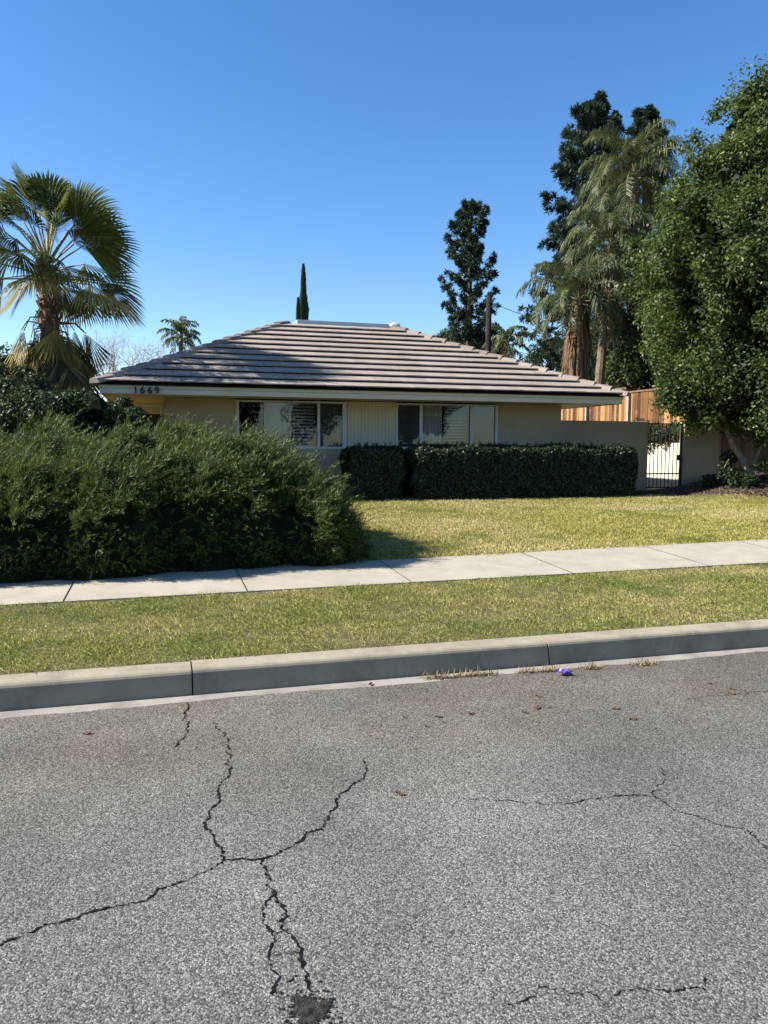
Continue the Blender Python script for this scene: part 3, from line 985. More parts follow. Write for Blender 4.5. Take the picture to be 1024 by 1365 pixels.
def jheight(x, y):
    """top of the juniper mass above z=0 (0.2 = ground)"""
    top = np.interp(x, jprof[:, 0], jprof[:, 1])
    yfr = yb(x) - .12 + .07 * np.sin(x * 2.1) + .05 * np.sin(x * 5.3 + 1) + .03 * np.sin(x * 11) + .7 * np.clip((x - 1.65) / .75, 0, 1) ** 2
    ybk = 11.9 - 1.2 * np.clip((x - 1.2) / 1.1, 0, 1) ** 2
    t = np.clip((y - yfr) / 1.75, 0, 1)
    front = np.interp(t, [0, .05, .13, .3, .6, 1], [.12, .48, .62, .78, .92, 1])
    b = np.clip((ybk - y) / .8, 0, 1)
    back = np.sqrt(np.clip(1 - (1 - b) ** 2, 0, 1))
    end = np.sqrt(np.clip(1 - np.clip((x - (JX1 - .6)) / .6, 0, 1) ** 2, 0, 1))
    lump = .13 * np.sin(x * 1.9 + 1.1) * np.sin(y * 1.7 + x) + .11 * np.sin(x * 3.7 + y * 1.3) * np.sin(y * 3.1 - x) + .06 * np.sin(x * 8 + 2 * y) * np.sin(y * 5 + x) + .03 * np.sin(y * 9 + x * 4)
    h = (top - .37) * front * back * end + (lump + billow(x, y)) * np.clip(front * 1.2, 0, 1) * end
    return np.where((y < yfr) | (y > ybk), 0, h) + .24


jx = np.linspace(-7, JX1, 120); jy = np.linspace(7.7, 11.9, 60)
GX, GY = np.meshgrid(jx, jy, indexing='ij')
GH = jheight(GX, GY)
jun = thing("juniper_hedge", (-1.5, 9.6, .24), "wide shaggy juniper hedge beside the sidewalk in front of the house", "hedge")
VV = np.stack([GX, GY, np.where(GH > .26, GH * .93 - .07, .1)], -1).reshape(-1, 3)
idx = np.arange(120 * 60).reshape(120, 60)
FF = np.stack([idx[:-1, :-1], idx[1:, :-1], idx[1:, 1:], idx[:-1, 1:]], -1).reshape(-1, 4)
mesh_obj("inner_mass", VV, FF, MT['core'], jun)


def sprays(P, D, Ln, nl, lw, spread=.55):
    """feathery shoots: stem points P, unit directions D, lengths Ln; nl leaflets per shoot"""
    n_ = len(P)
    t = rng.normal(0, 1, (n_, 3))
    U = t - D * (t * D).sum(1, keepdims=True); U /= np.linalg.norm(U, axis=1, keepdims=True)
    Wv = np.cross(D, U)
    out = []
    droop = rng.uniform(.05, .3, n_)
    for k in range(nl):
        s_ = (k + .6) / nl
        base = P + D * (Ln * s_)[:, None] - np.array([0, 0, 1]) * (droop * Ln * s_ * s_)[:, None]
        side = 1 if k % 2 else -1
        a = rng.normal(0, .5, n_)
        dr = D * .8 + (U * np.cos(a)[:, None] + Wv * np.sin(a)[:, None]) * side * spread
        dr /= np.linalg.norm(dr, axis=1, keepdims=True)
        ll = (Ln * (.36 if nl < 20 else .24) * (1.15 - .75 * s_) * rng.uniform(.7, 1.3, n_))[:, None]
        pw = np.cross(dr, rng.normal(0, 1, (n_, 3))); pw /= np.linalg.norm(pw, axis=1, keepdims=True)
        pw *= lw
        out.append(np.stack([base, base + dr * ll * .5 + pw, base + dr * ll, base + dr * ll * .5 - pw], 1))
    tip = P + D * Ln[:, None] - np.array([0, 0, 1]) * (droop * Ln)[:, None]
    out.append(np.stack([P, P + D * (Ln * .5)[:, None] + U * lw * .8, tip + D * .02, P + D * (Ln * .5)[:, None] - U * lw * .8], 1))
    return np.concatenate(out)


def jsample(n_, xlo=-5.2):
    X = rng.uniform(xlo, JX1, n_ * 3); Y = rng.uniform(7.8, 11.8, n_ * 3)
    e_ = .03
    h = jheight(X, Y)
    gx = (jheight(X + e_, Y) - jheight(X - e_, Y)) / (2 * e_); gy = (jheight(X, Y + e_) - jheight(X, Y - e_)) / (2 * e_)
    gx, gy = np.clip(gx, -6, 6), np.clip(gy, -6, 6)
    area = np.sqrt(1 + gx ** 2 + gy ** 2)
    keep = (h > .27) & (rng.uniform(0, 1, n_ * 3) < area / 6.5)
    X, Y, h, gx, gy = X[keep], Y[keep], h[keep], gx[keep], gy[keep]
    nm = np.stack([-gx, -gy, np.ones_like(gx)], 1); nm /= np.linalg.norm(nm, axis=1, keepdims=True)
    return np.stack([X, Y, h], 1), nm


P, nm = jsample(30000)
steep = nm[:, 2] < .45          # shoots on the steep front start anywhere down the face
P[steep, 2] = .24 + (P[steep, 2] - .24) * rng.uniform(.12, 1.0, steep.sum())
D = nm * .75 + rng.normal(0, .42, P.shape) + [.25, -.05, .22]
D /= np.linalg.norm(D, axis=1, keepdims=True)
Ln = rng.uniform(.08, .16, len(P))


def overhang(P, nm):
    out = np.clip(1 - nm[:, 2] * 1.4, 0, 1)
    P[:, 1] -= .30 * out * np.sin(np.clip((P[:, 2] - .22) / 1.15, 0, 1) * np.pi) * (.8 + .4 * np.sin(P[:, 0] * 6 + 1) * np.sin(P[:, 0] * 2.3))


overhang(P, nm)
Q1 = sprays(P - nm * .06, D, Ln, 10, .0045, .6)
# plumes over the top: long feathery shoots leaning the same way
P, nm = jsample(8200)
ok = nm[:, 2] > .22; P, nm = P[ok], nm[ok]
D0 = nm * .5 + rng.normal(0, .22, P.shape) + [.45, -.15, .45]
K = 9                           # each tuft is a handful of shoots from one point
sz = np.repeat(rng.uniform(.6, 1.25, len(P)), K)
P, D0, nm = np.repeat(P, K, 0), np.repeat(D0, K, 0), np.repeat(nm, K, 0)
D = D0 / np.linalg.norm(D0, axis=1, keepdims=True) + rng.normal(0, .27, P.shape)
D /= np.linalg.norm(D, axis=1, keepdims=True)
P = P - nm * .10 + rng.normal(0, .025, P.shape)
overhang(P, nm)
Q2 = sprays(P, D, sz * rng.uniform(.12, .25, len(P)), 16, .0036, .65)
P, nm = jsample(2600)
ok = nm[:, 2] > .45; P, nm = P[ok], nm[ok]
D = nm * .3 + rng.normal(0, .22, P.shape) + [.6, -.1, .7]
D /= np.linalg.norm(D, axis=1, keepdims=True)
Q2 = np.concatenate([Q2, sprays(P - D * .05, D, rng.uniform(.26, .46, len(P)), 26, .0042, .45)])
quads_obj("foliage", np.concatenate([Q1, Q2]), MT['juniper'], jun)
print("juniper", len(Q1), len(Q2))


# ------------------------------------------------------------------ clipped hedges under the windows
def clipped_hedge(x0, x1, y0, y1, z1, n_, label, tops=0):
    z0 = .32
    h = thing("clipped_hedge", ((x0 + x1) / 2, (y0 + y1) / 2, z0), label, "hedge")
    r = .16
    a = np.array([(y1 - y0) * (x1 - x0), (x1 - x0) * (z1 - z0), (y1 - y0) * (z1 - z0), (y1 - y0) * (z1 - z0), (x1 - x0) * (z1 - z0) * .3])
    face = rng.choice(5, n_, p=a / a.sum())
    P = np.stack([rng.uniform(x0, x1, n_), rng.uniform(y0, y1, n_), rng.uniform(z0, z1, n_)], 1)
    P[face == 0, 2] = z1; P[face == 1, 1] = y0; P[face == 2, 0] = x0; P[face == 3, 0] = x1; P[face == 4, 1] = y1
    # rounded edges
    lo, hi = np.array([x0 + r, y0 + r, z0 - 1]), np.array([x1 - r, y1 - r, z1 - r])
    c = np.clip(P, lo, hi)
    d = P - c; dl = np.linalg.norm(d, axis=1, keepdims=True); d = d / (dl + 1e-9)
    bump = .05 * np.sin(P[:, 0] * 4.3 + P[:, 2] * 3) * np.sin(P[:, 2] * 5 + P[:, 1] * 4 + P[:, 0]) + .02 * np.sin(P[:, 0] * 13) * np.sin(P[:, 2] * 11)
    P = c + d * (r + bump + rng.normal(0, .022, n_))[:, None]
    Q = leaf_quads(P, d * .7 + rng.normal(0, .6, P.shape) + [0, 0, .25], .068, .042)
    if tops:
        tx = rng.uniform(x0 + .15, x1 - .15, tops)
        tx[: tops // 3] = rng.normal(x0 + (x1 - x0) * .70, .25, tops // 3)
        PT = np.stack([tx, rng.uniform(y0 + .1, y1 - .1, tops), np.full(tops, z1)], 1)
        DT = rng.normal(0, .35, PT.shape) + [0, 0, 1]; DT /= np.linalg.norm(DT, axis=1, keepdims=True)
        Q = np.concatenate([Q, sprays(PT, DT, rng.uniform(.05, .20, tops), 9, .009)])
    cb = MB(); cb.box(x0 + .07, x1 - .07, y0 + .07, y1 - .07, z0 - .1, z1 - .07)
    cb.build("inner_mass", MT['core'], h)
    quads_obj("foliage", Q, MT['hedge'], h)


clipped_hedge(3.95, 5.12, 15.95, 16.9, 1.45, 17000, "short dark clipped hedge between the juniper and the long hedge", 60)
clipped_hedge(5.34, 10.86, 15.74, 16.85, 1.47, 62000, "long dark clipped hedge under the right window and garden wall", 240)

# dark shrubs at the left, in front of the palm
sh = thing("dark_shrub", (-2.0, 14.6, .3), "dark leafy shrub between the juniper and the fan palm", "shrub")
cent, rads = [], []
for px, py, d_, r in ((-60, 545, 14.2, .8), (0, 540, 14, .75), (45, 545, 13.6, .65), (92, 558, 13.4, .5), (112, 556, 14.2, .5), (150, 572, 13.7, .42), (60, 575, 13.2, .6), (0, 590, 13.4, .7), (110, 585, 13.2, .5), (170, 575, 14.3, .45), (25, 515, 15, .5), (-30, 510, 15, .6), (160, 552, 14.9, .3)):
    c = at_d(px, py, d_)
    for k in range(9):
        q = unit(1)[0]
        cent.append(c + q * r * .75); rads.append(r * rng.uniform(.35, .6))
quads_obj("foliage", clump_leaves(cent, rads, [420] * len(cent), .075, .042), MT['leafdark'], sh)
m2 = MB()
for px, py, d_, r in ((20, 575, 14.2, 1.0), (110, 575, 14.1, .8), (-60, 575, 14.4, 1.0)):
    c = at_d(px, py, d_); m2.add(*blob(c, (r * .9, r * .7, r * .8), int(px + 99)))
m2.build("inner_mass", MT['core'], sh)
m2 = MB(); m2.tube([(-2, 14.6, .25), (-2, 14.6, .9)], [.06, .04]); m2.build("stem", MT['barkdark'], sh)

# ------------------------------------------------------------------ broadleaf tree on the right
TB = np.array([14.0, 15.5, .72])
tree = thing("broadleaf_tree", TB, "large dense broadleaf tree with slender bent trunk right of the gate", "tree")
pz = np.array([1.9, 2.2, 3.3, 4.55, 5.7, 6.8, 8.0, 9.0, 9.7, 10.3, 10.9])
pr = np.array([1.5, 2.15, 2.45, 2.95, 3.40, 2.95, 2.3, 1.55, .85, .35, .1])
AX = np.array([14.15, 15.45])
cent, rads = [], []
for i in range(640):
    z = rng.uniform(2.0, 9.75)
    R_ = np.interp(z, pz, pr)
    if rng.uniform() > R_ / 3.45 + .15: continue
    a = rng.uniform(0, 2 * np.pi)
    rr = R_ * (1 - .6 * rng.uniform() ** 2.0) - .28 + .22 * math.sin(3 * a + z * 1.7) + .2 * math.sin(5 * a - z * 2.9 + 1)
    cent.append((AX[0] + math.cos(a) * rr, AX[1] + math.sin(a) * rr, z)); rads.append(.20 + .42 * rng.uniform() ** 1.3)
for px, py in ((1026, 100), (1012, 122), (988, 138), (955, 152), (968, 140), (925, 185), (840, 350), (832, 390), (845, 330)):
    cent.append(at_d(px, py, 18.6)); rads.append(.26)
for px, py in ((885, 535), (905, 540), (930, 538), (888, 515), (884, 495), (900, 520), (915, 525), (878, 475), (1000, 560), (1015, 585), (985, 570), (1020, 620)):
    cent.append(at_d(px, py, 18.2)); rads.append(.30)
rads = np.array(rads)
quads_obj("crown", clump_leaves(cent, rads, 400 * (rads / .45) ** 2 + 60, .10, .056, (.15, 1.28), .85), MT['leaftree'], tree)
print("tree clumps", len(cent))
n_ = 16000
z_ = rng.uniform(2.3, 9.6, n_); a_ = rng.uniform(0, 2 * np.pi, n_)
r_ = np.interp(z_, pz, pr) * .72 * np.sqrt(rng.uniform(0, 1, n_))
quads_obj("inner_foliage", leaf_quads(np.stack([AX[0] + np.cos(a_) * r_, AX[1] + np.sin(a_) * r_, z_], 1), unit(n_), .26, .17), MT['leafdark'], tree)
tk = [at_d(px, py, d_) for px, py, d_ in ((1006, 650, 18.8), (1001, 632, 18.8), (990, 612, 18.8), (978, 596, 18.75), (972, 578, 18.7), (966, 560, 18.7), (958, 535, 18.7), (955, 500, 18.7), (960, 450, 18.7), (985, 380, 18.8))]
m2 = MB(); m2.tube(tk, [.105, .095, .082, .075, .072, .07, .065, .06, .055, .04], 10); m2.build("trunk", MT['bark'], tree, True)
m2 = MB()
for (a, b, c_) in (((1001, 632), (1010, 606), (1022, 570)), ((972, 578), (945, 560), (915, 520)), ((958, 535), (985, 490), (1010, 430)), ((960, 450), (920, 390), (880, 330)), ((985, 380), (1000, 260), (1005, 180))):
    m2.tube([at_d(*a, 18.8), at_d(*b, 18.75), at_d(*c_, 18.7)], [.05, .04, .02], 7)
m2.build("branch", MT['bark'], tree, True)

# low shrub under the tree
sh = thing("low_shrub", at_z(955, 648, .5), "low ragged leafy shrub under the broadleaf tree beside the gate", "shrub")
cent, rads = [], []
for px, py, d_, r in ((950, 643, 18.9, .24), (965, 628, 18.8, .32), (985, 640, 18.6, .28), (975, 612, 19, .25), (1000, 645, 18.3, .2)):
    c = at_d(px, py, d_)
    for k in range(5):
        cent.append(c + unit(1)[0] * r * .6); rads.append(r * rng.uniform(.5, .8))
quads_obj("foliage", clump_leaves(cent, rads, [150] * len(cent), .085, .045), MT['leafdark'], sh)
m2 = MB()
m2.tube([at_d(950, 648, 19), at_d(962, 630, 18.9), at_d(972, 612, 18.9)], [.025, .02, .01], 6)
m2.build("stem", MT['bark'], sh)
# creeper on the side wall
sh = thing("wall_creeper", (XW, 19.8, 1.5), "leafy creeper on top of the side wall behind the gate", "creeper")
cent = [(XW + .02 + rng.uniform(-.18, .12), y, rng.uniform(1.62, 2.2)) for y in np.arange(18.1, 20.6, .14)]
quads_obj("foliage", clump_leaves(cent, [.27] * len(cent), [240] * len(cent), .08, .05), MT['leafdark'], sh)


# ------------------------------------------------------------------ fan palm on the left
def fan_leaf(hub, axis, nrm, R_, nseg=34, spread=2.35, droop=.25, fold=.25):
    """one fan-shaped leaf: pleated segments round the hub; returns quads"""
    axis = axis / np.linalg.norm(axis)
    nrm = nrm - axis * (nrm @ axis); nrm /= np.linalg.norm(nrm) + 1e-9
    sd_ = np.cross(nrm, axis)
    out = []
    for i in range(nseg):
        a = spread * ((i + .5) / nseg * 2 - 1) / 2 * 1.05
        L = R_ * (0.72 + .28 * math.cos(a * .85)) * rng.uniform(.93, 1.05)
        d = axis * math.cos(a) + sd_ * math.sin(a)
        q = np.cross(nrm, d)
        up = nrm * (.012 if i % 2 else -.012)
        cup = nrm * (abs(a) / spread * 2) ** 2 * fold
        hw = spread * .5 / nseg * 1.12
        pts = []
        for t, wf in ((.04, 1.0), (.66, 1.0), (.86, .60), (1.0, .06)):
            p = hub + (d + cup * t) * L * t + up - np.array([0, 0, 1]) * (droop * L * max(0, t - .35) ** 2 * 1.6)
            ww = hw * wf * L * min(t, .66)
            pts.append((p - q * ww, p + q * ww))
        for k in range(3): out.append(np.array([pts[k][0], pts[k][1], pts[k + 1][1], pts[k + 1][0]]))
    return out


def fan_palm(px, d_, y_hub, y_base):
    hub = at_d(px, y_hub, d_)
    base = at_d(px + 8, y_base, d_); base[2] = .3
    pal = thing("fan_palm", base, "fan palm with green crown above a skirt of dead fronds at left", "palm")
    live, yel, dead, pet = [], [], [], MB()
    rs = np.random.default_rng(11)
    # golden-angle crown
    nl = 40
    for i in range(nl):
        f = (i + .5) / nl
        az = i * 2.39996 + rs.uniform(-.25, .25)
        el = rad(82 - 84 * f ** .95 + rs.uniform(-8, 8))
        hd = np.array([math.cos(az), math.sin(az), 0])
        dr = hd * math.cos(el) + np.array([0, 0, math.sin(el)])
        pl = rs.uniform(.85, 1.2)
        st = hub - [0, 0, .5 * f]
        sag = .16 * math.cos(el)
        h2 = st + dr * pl - np.array([0, 0, sag * pl])
        mid = st + dr * pl * .5 - np.array([0, 0, sag * pl * .25])
        pet.tube([st, mid, h2], [.024, .018, .014], 5, False)
        ax = dr - np.array([0, 0, .5 * math.cos(el) + .1])
        nr = np.array([0, 0, 1]) - dr * dr[2] + rs.normal(0, .6, 3)
        if np.linalg.norm(nr) < .3: nr = hd + rs.normal(0, .5, 3)
        q = fan_leaf(h2, ax, -nr if el > 0 else nr, rs.uniform(1.0, 1.28), 40, rs.uniform(1.9, 2.5), rs.uniform(.15, .4), rs.uniform(.15, .35))
        (yel if f > .88 and rs.uniform() < .5 else live).extend(q)
    # hanging skirt
    sk = hub - [0, 0, 1.45]
    pet2 = MB()
    for i in range(58):
        az = i * 2.39996 + rs.uniform(-.3, .3)
        hd = np.array([math.cos(az), math.sin(az), 0])
        zz = rs.uniform(-.75, .25)
        st = sk + [0, 0, zz] + hd * .12
        out_ = rs.uniform(.25, .8)
        h2 = st + hd * out_ * .8 - np.array([0, 0, rs.uniform(.1, .4)])
        pet2.tube([st, (st + h2) / 2 + hd * .1 + [0, 0, .12], h2], [.018, .014, .01], 5, False)
        ax = hd * rs.uniform(.02, .30) - np.array([0, 0, 1])
        q = fan_leaf(h2, ax, hd + rs.normal(0, .3, 3), rs.uniform(.75, 1.0), 24, rs.uniform(1.0, 1.8), .05, rs.uniform(-.2, .3))
        (yel if rs.uniform() < .26 else dead).extend(q)
    quads_obj("crown", np.array(live), MT['fan'], pal)
    quads_obj("yellow_frond", np.array(yel), MT['fanyellow'], pal)
    quads_obj("dead_frond", np.array(dead), MT['fandead'], pal)
    pet.build("petiole", MT['petiole'], pal)
    pet2.build("dry_petiole", MT['petiole'], pal)
    tr = MB()
    n2 = 26
    zs = np.linspace(0, 1, n2)
    pts = [base + (hub - [0, 0, .15] - base) * t for t in zs]
    tr.tube(pts, [.27 - .10 * t + (.02 if i % 2 else -.012) + (.10 * (1 - t / .12) if t < .12 else 0) for i, t in enumerate(zs)], 14)
    # old leaf bases
    for i in range(140):
        t = rs.uniform(.3, 1.0); az = i * 2.39996
        hd = np.array([math.cos(az), math.sin(az), 0])
        c = base + (hub - base) * t + hd * (.25 - .1 * t)
        tr.bar(c - [0, 0, .06], c + hd * .09 + [0, 0, .13], .07, .02, up=tuple(hd))
    tr.build("trunk", MT['palmbark'], pal)


fan_palm(63, 16.6, 345, 545)


# ------------------------------------------------------------------ feather palms
def frond(st, az, el, L, nl, lw, droop, ll=.55):
    """arching rachis with hanging leaflets -> leaflet quads, rachis points"""
    hd = np.array([math.cos(az), math.sin(az), 0]); sd_ = np.array([-hd[1], hd[0], 0])
    pts = []
    p = np.array(st, float); e_ = el
    n2 = 14
    for i in range(n2 + 1):
        pts.append(p.copy())
        p = p + (hd * math.cos(e_) + np.array([0, 0, math.sin(e_)])) * L / n2
        e_ -= droop / n2 * (0.6 + 1.2 * i / n2)
    pts = np.array(pts)
    out = []
    for k in range(nl):
        t = .14 + .86 * (k + rng.uniform(0, .8)) / nl
        f = t * n2; i = min(int(f), n2 - 1)
        b = pts[i] + (pts[i + 1] - pts[i]) * (f - i)
        d = pts[i + 1] - pts[i]; d /= np.linalg.norm(d)
        upv = np.cross(sd_, d); upv = upv if upv[2] > 0 else -upv
        for s_ in (-1, 1):
            l_ = ll * (math.sin(math.pi * min(1, t * .9 + .12)) ** .5) * rng.uniform(.8, 1.15)
            dr = sd_ * s_ * rng.uniform(.5, .9) + d * rng.uniform(.35, .7) + upv * rng.uniform(-.1, .5)
            dr /= np.linalg.norm(dr)
            m_ = b + dr * l_ * .5 - np.array([0, 0, .10 * l_])
            e2 = b + dr * l_ * .78 - np.array([0, 0, rng.uniform(.45, .75) * l_])
            wv = d * lw
            out.append([b - wv * .6, b + wv * .6, m_ + wv, m_ - wv])
            out.append([m_ - wv, m_ + wv, e2 + wv * .15, e2 - wv * .15])
    return out, pts


def feather_palm(px, py, d_, label, L=2.7, nfr=26, nl=58, lw=.016, trunk_r=.15, thatch=0, group=None, basepx=None, seed=0, droop=1.9):
    hub = at_d(px, py, d_)
    base = at_d(basepx or px, py, d_); base[2] = .3
    pal = thing("feather_palm", base, label, "palm", group)
    rs = np.random.default_rng(seed + 40)
    Q, rc = [], MB()
    for i in range(nfr):
        f = (i + .5) / nfr
        az = i * 2.39996 + rs.uniform(-.2, .2)
        el = rad(86 - 100 * f + rs.uniform(-7, 7))
        q, pts = frond(hub + [0, 0, .1 - .3 * f], az, el, L * rs.uniform(.85, 1.1), nl, lw, droop * rs.uniform(.8, 1.15), .27 * L)
        Q += q
        rc.tube(pts[::2], [.03 - .022 * k / 7 for k in range(len(pts[::2]))], 4, False)
    quads_obj("crown", np.array(Q), MT['queen'], pal)
    rc.build("midrib", MT['petiole'], pal)
    tr = MB()
    n2 = 16
    tr.tube([base + (hub - base) * t for t in np.linspace(0, 1, n2)], [trunk_r * (1.25 - .35 * t) + (.008 if i % 2 else -.008) for i, t in enumerate(np.linspace(0, 1, n2))], 10)
    tr.build("trunk", MT['palmbark'], pal)
    if thatch:
        T = []
        for i in range(thatch):
            az = rs.uniform(0, 6.283); hd = np.array([math.cos(az), math.sin(az), 0])
            top = hub + hd * rs.uniform(.1, .35) - [0, 0, rs.uniform(.2, 1.0)]
            bot = top + hd * rs.uniform(.0, .4) - [0, 0, rs.uniform(1.0, 3.2)]
            sd_ = np.array([-hd[1], hd[0], 0]) * rs.uniform(.012, .035)
            T.append([top - sd_, top + sd_, bot + sd_ * .5, bot - sd_ * .5])
        quads_obj("dry_thatch", np.array(T), MT['queendead'], pal)
    return pal


feather_palm(772, 398, 27, "feather palm with brown dry thatch hanging just behind the right end of the roof", 2.5, 25, 60, .019, .15, 420, "feather palms behind the roof", seed=1, droop=2.1)
feather_palm(815, 325, 29, "middle height feather palm between the thatched palm and the tall one", 2.6, 25, 60, .020, .16, 160, "feather palms behind the roof", basepx=797, seed=2, droop=2.1)
feather_palm(846, 232, 30, "tallest feather palm with slim grey trunk beside the broadleaf tree", 2.75, 26, 62, .020, .13, 30, "feather palms behind the roof", basepx=851, seed=3, droop=1.9)
feather_palm(241, 447, 45, "small far feather palm rising over the left slope of the roof", 1.6, 22, 26, .035, .14, 0, seed=4, droop=1.9)
feather_palm(676, 458, 40, "small feather palm just right of the utility pole", 1.5, 20, 26, .035, .14, 0, seed=5, droop=1.8)


# ------------------------------------------------------------------ conifers
def conifer(px, ytop, d_, label, prof, seed, nb=70, z0=2.0, upturn=.55, tuft=.34, nper=26, tufts=5, cat="conifer", group=None):
    """whorled branches that turn up at the ends, each carrying needle tufts; prof: (height fraction, radius)"""
    top = at_d(px, ytop, d_)
    base = top.copy(); base[2] = .3
    H = top[2] - .3
    t = thing("pine_tree", base, label, cat, group)
    rs = np.random.default_rng(seed)
    br = MB(); Q = []
    prof = np.array(prof)
    for i in range(nb):
        f = z0 / H + (1 - z0 / H) * ((i + .5) / nb) ** .92
        az = i * 2.39996 + rs.uniform(-.5, .5)
        R_ = np.interp(f, prof[:, 0], prof[:, 1]) * rs.uniform(.55, 1.2)
        hd = np.array([math.cos(az), math.sin(az), 0])
        st = base + [0, 0, f * H]
        pts = [st + hd * R_ * s_ + np.array([0, 0, R_ * (upturn * s_ * s_ + rs.uniform(-.05, .12) * s_)]) for s_ in (0, .35, .7, 1.0)]
        br.tube(pts, [.05, .035, .022, .01], 5, False)
        for s_ in np.linspace(.30, 1.0, tufts):
            k = s_ * 3; j = min(int(k), 2)
            c = pts[j] + (pts[j + 1] - pts[j]) * (k - j)
            for m_ in range(3 if s_ > .6 else 1):
                cc = c + rs.normal(0, .14, 3) * (R_ * .3 + .35)
                dr = unit(nper) + hd * .45 + [0, 0, .55]
                dr /= np.linalg.norm(dr, axis=1, keepdims=True)
                ln = (tuft * rs.uniform(.6, 1.15, nper))[:, None]
                pw = np.cross(dr, unit(nper)); pw /= np.linalg.norm(pw, axis=1, keepdims=True); pw *= tuft * .085
                Q.append(np.stack([cc + dr * ln * .05 - pw * .4, cc + dr * ln * .6 - pw, cc + dr * ln, cc + dr * ln * .6 + pw], 1))
    quads_obj("crown", np.concatenate(Q), MT['needle'], t)
    br.build("branch", MT['barkdark'], t)
    m2 = MB(); m2.tube([base + [0, 0, H * s_] for s_ in np.linspace(0, .985, 8)], list(np.linspace(.30, .05, 8)), 9)
    m2.build("trunk", MT['barkdark'], t)


conifer(628, 275, 45, "dark conifer with upturned branches standing alone behind the roof", [(0, 1.5), (.45, 1.6), (.55, 1.45), (.7, 1.4), (.85, 1.15), (.95, .8), (1, .3)], 21, 66, 4.5, .72, .31, 50, 6)
conifer(792, 140, 42, "tall dark pine behind the feather palms, the higher of two", [(0, 3.2), (.4, 3.1), (.55, 2.7), (.75, 2.1), (.88, 1.7), (.96, 1.1), (1, .6)], 22, 140, 3, .4, .36, 52, 7, "pine", "tall pines behind the palms")
conifer(862, 152, 44, "pine top showing just above the tallest feather palm", [(0, 2.6), (.5, 2.4), (.8, 1.3), (.95, .8), (1, .5)], 23, 120, 3, .4, .36, 56, 6, "pine", "tall pines behind the palms")


def cypress(px, ytop, d_, w_, label, seed):
    top = at_d(px, ytop, d_); base = top.copy(); base[2] = .3
    H = top[2] - .3
    t = thing("cypress_tree", base, label, "cypress")
    n_ = 6500
    f = rng.uniform(.02, 1, n_)
    R_ = w_ * np.minimum(1, (1 - f) * 3.2 + .03) ** .8 * (.85 + .12 * np.sin(f * 40 + seed))
    a = rng.uniform(0, 2 * np.pi, n_)
    R_ = R_ * (1 + .14 * np.sin(a * 5 + f * 17)) * rng.uniform(.75, 1.05, n_)
    P = base + np.stack([np.cos(a) * R_, np.sin(a) * R_, f * H], 1)
    D = np.stack([np.cos(a) * .35, np.sin(a) * .35, np.ones(n_)], 1); D /= np.linalg.norm(D, axis=1, keepdims=True)
    u = np.stack([-np.sin(a), np.cos(a), np.zeros(n_)], 1) * .05
    L = .32
    quads_obj("crown", np.stack([P - D * L * .4, P + u, P + D * L * .6, P - u], 1), MT['cypress'], t)
    m2 = MB(); m2.tube([base, base + [0, 0, H * .9]], [w_ * .5, .04], 8); m2.build("trunk", MT['barkdark'], t)


cypress(404.5, 355, 42, .34, "taller narrow cypress rising behind the roof ridge", 1)
cypress(397.5, 400, 41, .20, "shorter cypress tucked against the left of the taller one", 2)


# ------------------------------------------------------------------ bare trees
def bare_tree(px, ytop, d_, spread, label, seed, name="bare_tree"):
    top = at_d(px, ytop, d_); base = top.copy(); base[2] = .3
    H = top[2] - .3
    t = thing(name, base, label, "tree", "bare winter trees")
    rs = np.random.default_rng(seed)
    tr, tw = MB(), MB()
    tr.tube([base, base + [0.1, 0, H * .35]], [.2, .14], 7)

    def grow(p, d, L, r, lev):
        d = d / np.linalg.norm(d)
        m = p + d * L * .5 + rs.normal(0, .06, 3) * L
        e_ = p + d * L + rs.normal(0, .08, 3) * L
        (tr if lev < 2 else tw).tube([p, m, e_], [r, r * .8, r * .55], 4 if lev < 2 else 3, False)
        if lev == 5: return
        for _ in range(3 if lev < 4 else 2):
            nd = d + rs.normal(0, .55, 3) + [0, 0, .12]
            grow(e_ if rs.uniform() < .7 else m, nd, L * rs.uniform(.62, .8), r * .58, lev + 1)
    for k in range(4):
        a = k * 1.57 + rs.uniform(-.4, .4)
        grow(base + [0.1, 0, H * .33], np.array([math.cos(a) * spread, math.sin(a) * spread, 1]), H * .24, .09, 0)
    tr.build("trunk", MT['twig'], t)
    tw.build("twigs", MT['twig'], t)


bare_tree(175, 440, 55, .7, "leafless tree with pinkish twigs just left of the far small palm", 3)
bare_tree(138, 438, 58, .7, "leafless tree partly behind the right edge of the fan palm", 4)
bare_tree(742, 455, 60, .9, "leafless brownish tree low behind the right hip of the roof", 5)


# ------------------------------------------------------------------ background leafy trees
def leafy(px, py, d_, r, label, mat, seed, n_=60, per=110, L=.16, name="leafy_tree"):
    c = at_d(px, py, d_)
    base = c.copy(); base[2] = .3
    t = thing(name, base, label, "tree", "leafy trees beyond the house")
    d = unit(n_); d[:, 2] = np.abs(d[:, 2]) * 1.4 - .4
    cent = c + d * np.array(r) * rng.uniform(.5, 1, (n_, 1))
    rads = rng.uniform(.25, .45, n_) * min(r)
    quads_obj("crown", clump_leaves(cent, rads, [per] * n_, L, L * .55), mat, t)
    m2 = MB(); m2.tube([base, c], [.16, .08], 7)
    for k in range(5): m2.tube([base + (c - base) * .75, cent[k]], [.07, .02], 5)
    m2.build("trunk", MT['barkdark'], t)


